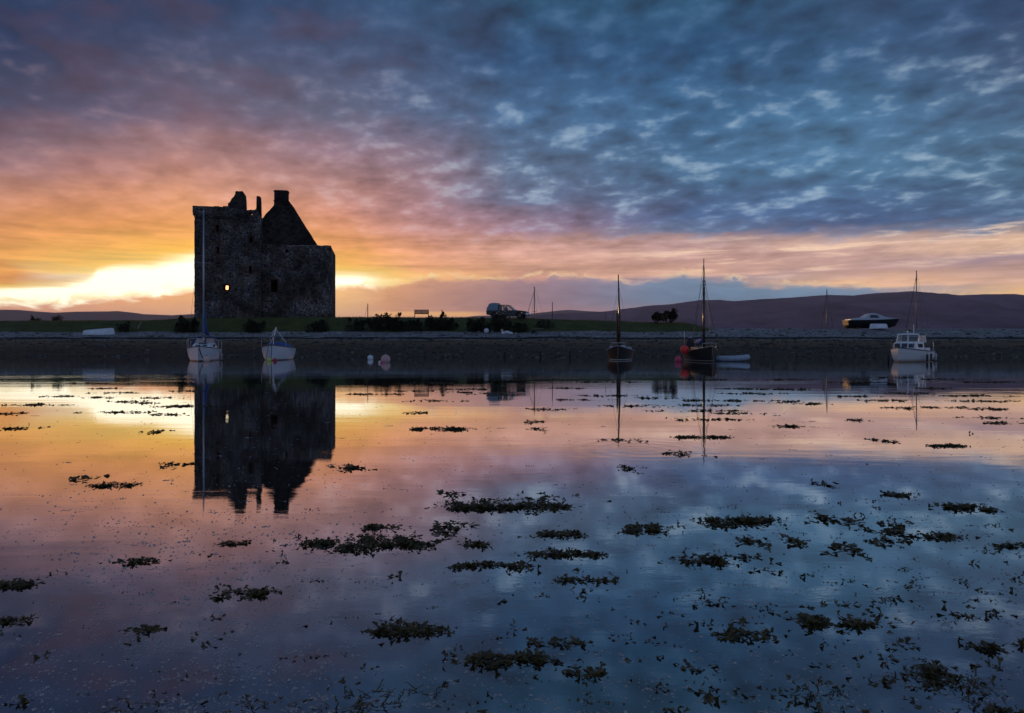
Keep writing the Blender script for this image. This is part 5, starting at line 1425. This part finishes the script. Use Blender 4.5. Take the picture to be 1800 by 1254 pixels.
CL = [
 (640, 953, 235, 48, 'broad dark wrack raft left of centre, straight below the gap between castle and pickup reflections', 1.2),
 (895, 890, 235, 36, 'long wrack raft below the reflection of the pickup, farthest out of the large ones', 1.1),
 (1300, 918, 165, 32, 'wrack raft below the reflection of the tallest mast', 1.2),
 (868, 995, 160, 20, 'narrow wrack raft just below and right of the broad one left of centre', 1.1),
 (1692, 893, 105, 22, 'compact wrack tuft below the reflection of the white motor cruiser', 1.1),
 (698, 1107, 175, 50, 'loose bushy wrack heap at the lower centre, left of the densest one', .9),
 (880, 1162, 215, 40, 'densest flat wrack mat at the bottom centre', 1.5),
 (1472, 1095, 150, 40, 'thick wrack heap at the lower right', 1.5),
 (1318, 1119, 115, 36, 'olive wrack clump just left of the thick heap at the lower right', 1.1),
 (1255, 986, 150, 30, 'frilly wrack tuft right of centre with a round knob at its right end', .9),
 (985, 974, 170, 22, 'wrack strip just above the narrow raft in the centre', 1.0),
 (980, 940, 110, 18, 'small wrack strip left of a pair in the centre', 1.0),
 (1140, 932, 115, 26, 'wrack tuft between the centre and the raft under the tallest mast', 1.0),
 (38, 1030, 110, 28, 'wrack clump cut by the left edge, the upper of two', 1.2),
 (28, 1093, 70, 20, 'wrack clump cut by the left edge, the lower of two', 1.1),
 (432, 1045, 112, 30, 'wrack clump alone in the dark lower left, below the castle reflection', 1.0),
 (240, 988, 92, 16, 'little wrack strip below the sunlit water on the left', 1.0),
 (200, 853, 95, 14, 'spiky thin wrack strip in the orange water left of the castle reflection', .8),
 (775, 755, 105, 9, 'thin wrack streak in pink water right of the castle reflection', 1.1),
 (1638, 1184, 92, 44, 'branching dark wrack bush near the lower right corner', 1.0),
 (1660, 945, 105, 14, 'flat wrack strip right of the middle near the right edge', 1.1),
 (1785, 961, 70, 12, 'flat wrack strip cut by the right edge', 1.1),
 (250, 1108, 72, 12, 'small flat wrack patch in the dark lower left', 1.2),
 (690, 927, 110, 15, 'thin wrack strip immediately behind the broad raft left of centre', .8),
 (410, 955, 50, 12, 'small wrack knot below the tips of the castle reflection', 1.2),
 (832, 958, 72, 14, 'short wrack strip right of the broad raft left of centre', 1.0),
 (1585, 870, 70, 12, 'small wrack strip above and left of the compact tuft on the right', .9),
 (1030, 1021, 115, 16, 'trailing wrack tuft below centre ending in a thin tail', .8),
 (1230, 769, 115, 6, 'thin wrack streak crossing the reflection of the tallest mast', 1.1),
 (1665, 785, 72, 8, 'wrack streak in the pale gold water on the right', 1.1),
 (975, 1130, 130, 30, 'scattered leafy wrack right of the loose bushy heap', .35),
 (1735, 1140, 66, 28, 'lacy wrack bush by the right edge', .6),
 (1020, 1185, 90, 18, 'slim wrack pieces right of the densest mat', .5),
]
for i, c in enumerate(CL): weed_clump(c[0], c[1], c[2], c[3], c[4], 100 + i, None, c[5])

def scatter_weed():
    rnd = random.Random(77)
    v = []; f = []
    # thin level streaks far out
    streaks = [(60, 712, 120), (25, 727, 50), (115, 697, 60), (180, 699, 60), (230, 725, 110), (190, 683, 50), (300, 715, 90), (290, 729, 60), (320, 714, 60), (25, 754, 60), (270, 760, 40), (255, 709, 40), (205, 691, 60), (320, 688, 60), (275, 700, 60),
      (235, 706, 60), (650, 693, 110), (735, 688, 70), (770, 705, 70), (800, 690, 60), (830, 685, 70), (870, 692, 60), (950, 720, 90), (1000, 683, 70), (1010, 703, 80), (1060, 696, 100), (1100, 714, 90), (1150, 700, 80), (740, 726, 60), (940, 742, 30), (945, 754, 25),
      (1230, 713, 100), (1240, 722, 130), (1240, 738, 130), (1220, 704, 80), (1290, 727, 70), (1310, 684, 90), (1320, 692, 100), (1290, 705, 70), (1380, 685, 110), (1430, 710, 90), (1390, 706, 70), (1500, 697, 70), (1560, 705, 80), (1600, 692, 80), (1570, 718, 70),
      (1640, 683, 70), (1700, 696, 120), (1740, 706, 110), (1680, 717, 140), (1750, 720, 90), (1760, 744, 80), (1740, 735, 60), (1385, 750, 55), (1505, 739, 30), (1195, 798, 60), (1090, 775, 60), (620, 822, 55), (310, 818, 50), (1100, 823, 40), (1560, 776, 40),
      (1640, 667, 120), (1500, 672, 120), (1250, 668, 130), (1060, 672, 130), (900, 669, 110), (760, 674, 90), (150, 674, 90), (1720, 672, 130), (1380, 668, 80), (1560, 664, 100),
      (960, 877, 60), (800, 870, 50), (790, 925, 60), (790, 935, 60), (145, 842, 40), (620, 824, 40), (1450, 852, 30), (1460, 914, 60), (1500, 920, 40), (1395, 955, 40), (1320, 955, 50), (1575, 925, 60), (1560, 955, 60), (1480, 960, 60), (1580, 938, 80)]
    for px, py, w in streaks:
        x, Y = on_water(px, py); rx = w / 2 / F * Y
        clump_geo(v, f, x, Y, rx, .06 + .04 * rnd.random() + .010 * Y, int(16 + rx * 130), .036 + .0016 * Y, rnd, .010, .28)
        for _ in range(3): clump_geo(v, f, x + rnd.uniform(-1.6, 1.6) * rx, Y + rnd.gauss(0, .1), rx * .4, .06 + .006 * Y, int(3 + rx * 14), .034 + .001 * Y, rnd, .004, .2)
    # loose sprigs, thickest towards the right foreground
    sprigs = 0
    while sprigs < 900:
        px = rnd.uniform(-60, 1860); py = HOR + 60 + (648 + 40) * rnd.random() ** .8
        dens = 0.045 + .9 * max(0, (px - 1050) / 750) * max(0, (py - 830) / 420) ** .6 + .18 * (py > 1000) + .25 * (1000 < px) * (py > 900)
        if nz(px / 90.0, py / 38.0, 2.0) < .05 and rnd.random() < .72: continue
        if rnd.random() > dens: continue
        x, Y = on_water(px, py)
        k = rnd.choice((1, 1, 2, 3, 5, 8)) if py > 860 else rnd.choice((1, 1, 2))
        s = rnd.choice((.007, .010, .013, .018, .024)) * rnd.uniform(.8, 1.2) * (1 + .05 * Y)
        for _ in range(k): frond(v, f, x + rnd.gauss(0, .026), Y + rnd.gauss(0, .009), rnd.uniform(-.004, .002), s, rnd, rnd.uniform(-.1, .30) if rnd.random() < .8 else rnd.uniform(.2, .9))
        sprigs += 1
    # finely branched weed, a few tufts
    for px, py, n in ((640, 1240, 26), (600, 1250, 14), (690, 1225, 12), (1690, 1210, 30), (1640, 1190, 40), (1740, 1250, 20), (1445, 1225, 16), (440, 1243, 16), (250, 1232, 10)):
        x, Y = on_water(px, py)
        for _ in range(n):
            a, b = x + rnd.gauss(0, .05), Y + rnd.gauss(0, .025); d = Vector((rnd.gauss(0, 1), rnd.gauss(0, .6), rnd.uniform(-.05, .30))).normalized(); p = Vector((a, b, -.002)); w = .0016
            for seg in range(4):
                q = p + d * rnd.uniform(.010, .020); sd = Vector((-d.y, d.x, 0)).normalized() * w; m = len(v)
                v.extend([tuple(p - sd), tuple(p + sd), tuple(q + sd), tuple(q - sd)]); f.append((m, m + 1, m + 2, m + 3))
                e = (d + Vector((rnd.gauss(0, .7), rnd.gauss(0, .7), rnd.gauss(0, .12)))).normalized(); r_ = p + e * .014; m = len(v)
                v.extend([tuple(p - sd), tuple(p + sd), tuple(r_ + sd * 1.6), tuple(r_ - sd * 1.6)]); f.append((m, m + 1, m + 2, m + 3))
                p = q; d = (d + Vector((rnd.gauss(0, .4), rnd.gauss(0, .4), rnd.gauss(0, .08)))).normalized()
    o = weed_mesh(v, f, 'loose_seaweed'); tag(o, 'loose sprigs and thin streaks of brown wrack strewn over the water', kind='stuff')
scatter_weed()

def flecks():
    """bubbles and scraps of foam riding on the still water."""
    rnd = random.Random(55); v = []; f = []
    def dome(x, y, r, h):
        n = len(v); k = 7
        for i in range(k): a = 2 * PI * i / k; q = r * rnd.uniform(.8, 1.2); v.append((x + q * math.cos(a), y + q * .9 * math.sin(a), -.001))
        for i in range(k): a = 2 * PI * i / k; v.append((x + r * .6 * math.cos(a), y + r * .55 * math.sin(a), h * .75))
        v.append((x, y, h))
        for i in range(k):
            j = (i + 1) % k
            f.append((n + i, n + j, n + k + j, n + k + i)); f.append((n + k + i, n + k + j, n + 2 * k))
    c = 0
    while c < 9500:
        px = rnd.uniform(-80, 1880); py = HOR + 62 + 640 * rnd.random() ** .9
        d = .30 + .7 * math.exp(-((px - 330) / 230) ** 2) * (py > 880) + .55 * math.exp(-((px - 480) / 180) ** 2) * (py < 860) + .35 * math.exp(-((px - 1560) / 300) ** 2 - ((py - 880) / 70) ** 2)
        if nz(px / 120.0, py / 30.0, 7.0) < -.05 and rnd.random() < .7: continue
        if rnd.random() > d: continue
        x, Y = on_water(px, py)
        r = rnd.choice((.0016, .002, .002, .0025, .003, .0045)) * (1 + .17 * Y) * rnd.uniform(.7, 1.2)
        dome(x, Y, r, r * rnd.uniform(.35, .8) if py > 850 else r * .3); c += 1
        if rnd.random() < .05:
            for _ in range(rnd.randrange(4, 14)): dome(x + rnd.gauss(0, .010 + .0022 * Y), Y + rnd.gauss(0, .006 + .001 * Y), r * .8, r * .4)
    me = bpy.data.meshes.new('foam_flecks'); me.from_pydata(v, [], f); me.polygons.foreach_set('use_smooth', [True] * len(f)); me.update()
    m = bpy.data.materials.new('bubble_film'); m.use_nodes = True; b = m.node_tree.nodes['Principled BSDF']
    g = G(m.node_tree); tc = g.n.new('ShaderNodeTexCoord')
    g.put(b.inputs['Base Color'], g.mix(g.noise(tc.outputs['Object'], 3.0), (.08, .08, .08, 1), (.24, .24, .24, 1))); b.inputs['Roughness'].default_value = .10
    gl = g.n.new('ShaderNodeBsdfGlossy'); gl.inputs['Roughness'].default_value = .06
    tr = g.n.new('ShaderNodeBsdfTransparent')
    m1 = g.n.new('ShaderNodeMixShader'); m1.inputs[0].default_value = .55; g.l.new(b.outputs[0], m1.inputs[1]); g.l.new(gl.outputs[0], m1.inputs[2])
    m2 = g.n.new('ShaderNodeMixShader'); m2.inputs[0].default_value = .62; g.l.new(tr.outputs[0], m2.inputs[1]); g.l.new(m1.outputs[0], m2.inputs[2])
    g.l.new(m2.outputs[0], g.n['Material Output'].inputs[0])
    me.materials.append(m)
    o = bpy.data.objects.new('foam_flecks', me); C.objects.link(o); tag(o, 'bubbles and foam scraps drifting on the water', kind='stuff')
flecks()

# ---------------------------------------------------------------- the air between
def build_haze():
    mb = MB(); mb.box((0, 0, 290), (29000, 29000, 600))
    m = bpy.data.materials.new('evening_air'); m.use_nodes = True
    n = m.node_tree.nodes; n.clear()
    o = n.new('ShaderNodeOutputMaterial'); v = n.new('ShaderNodeVolumePrincipled')
    v.inputs['Color'].default_value = (0.62, 0.66, 1.0, 1); v.inputs['Density'].default_value = 4.0e-5; v.inputs['Anisotropy'].default_value = 0.2
    m.node_tree.links.new(v.outputs[0], o.inputs['Volume'])
    h = mb.build('haze', m); tag(h, 'thin evening haze over the bay and hills', kind='stuff')
build_haze()
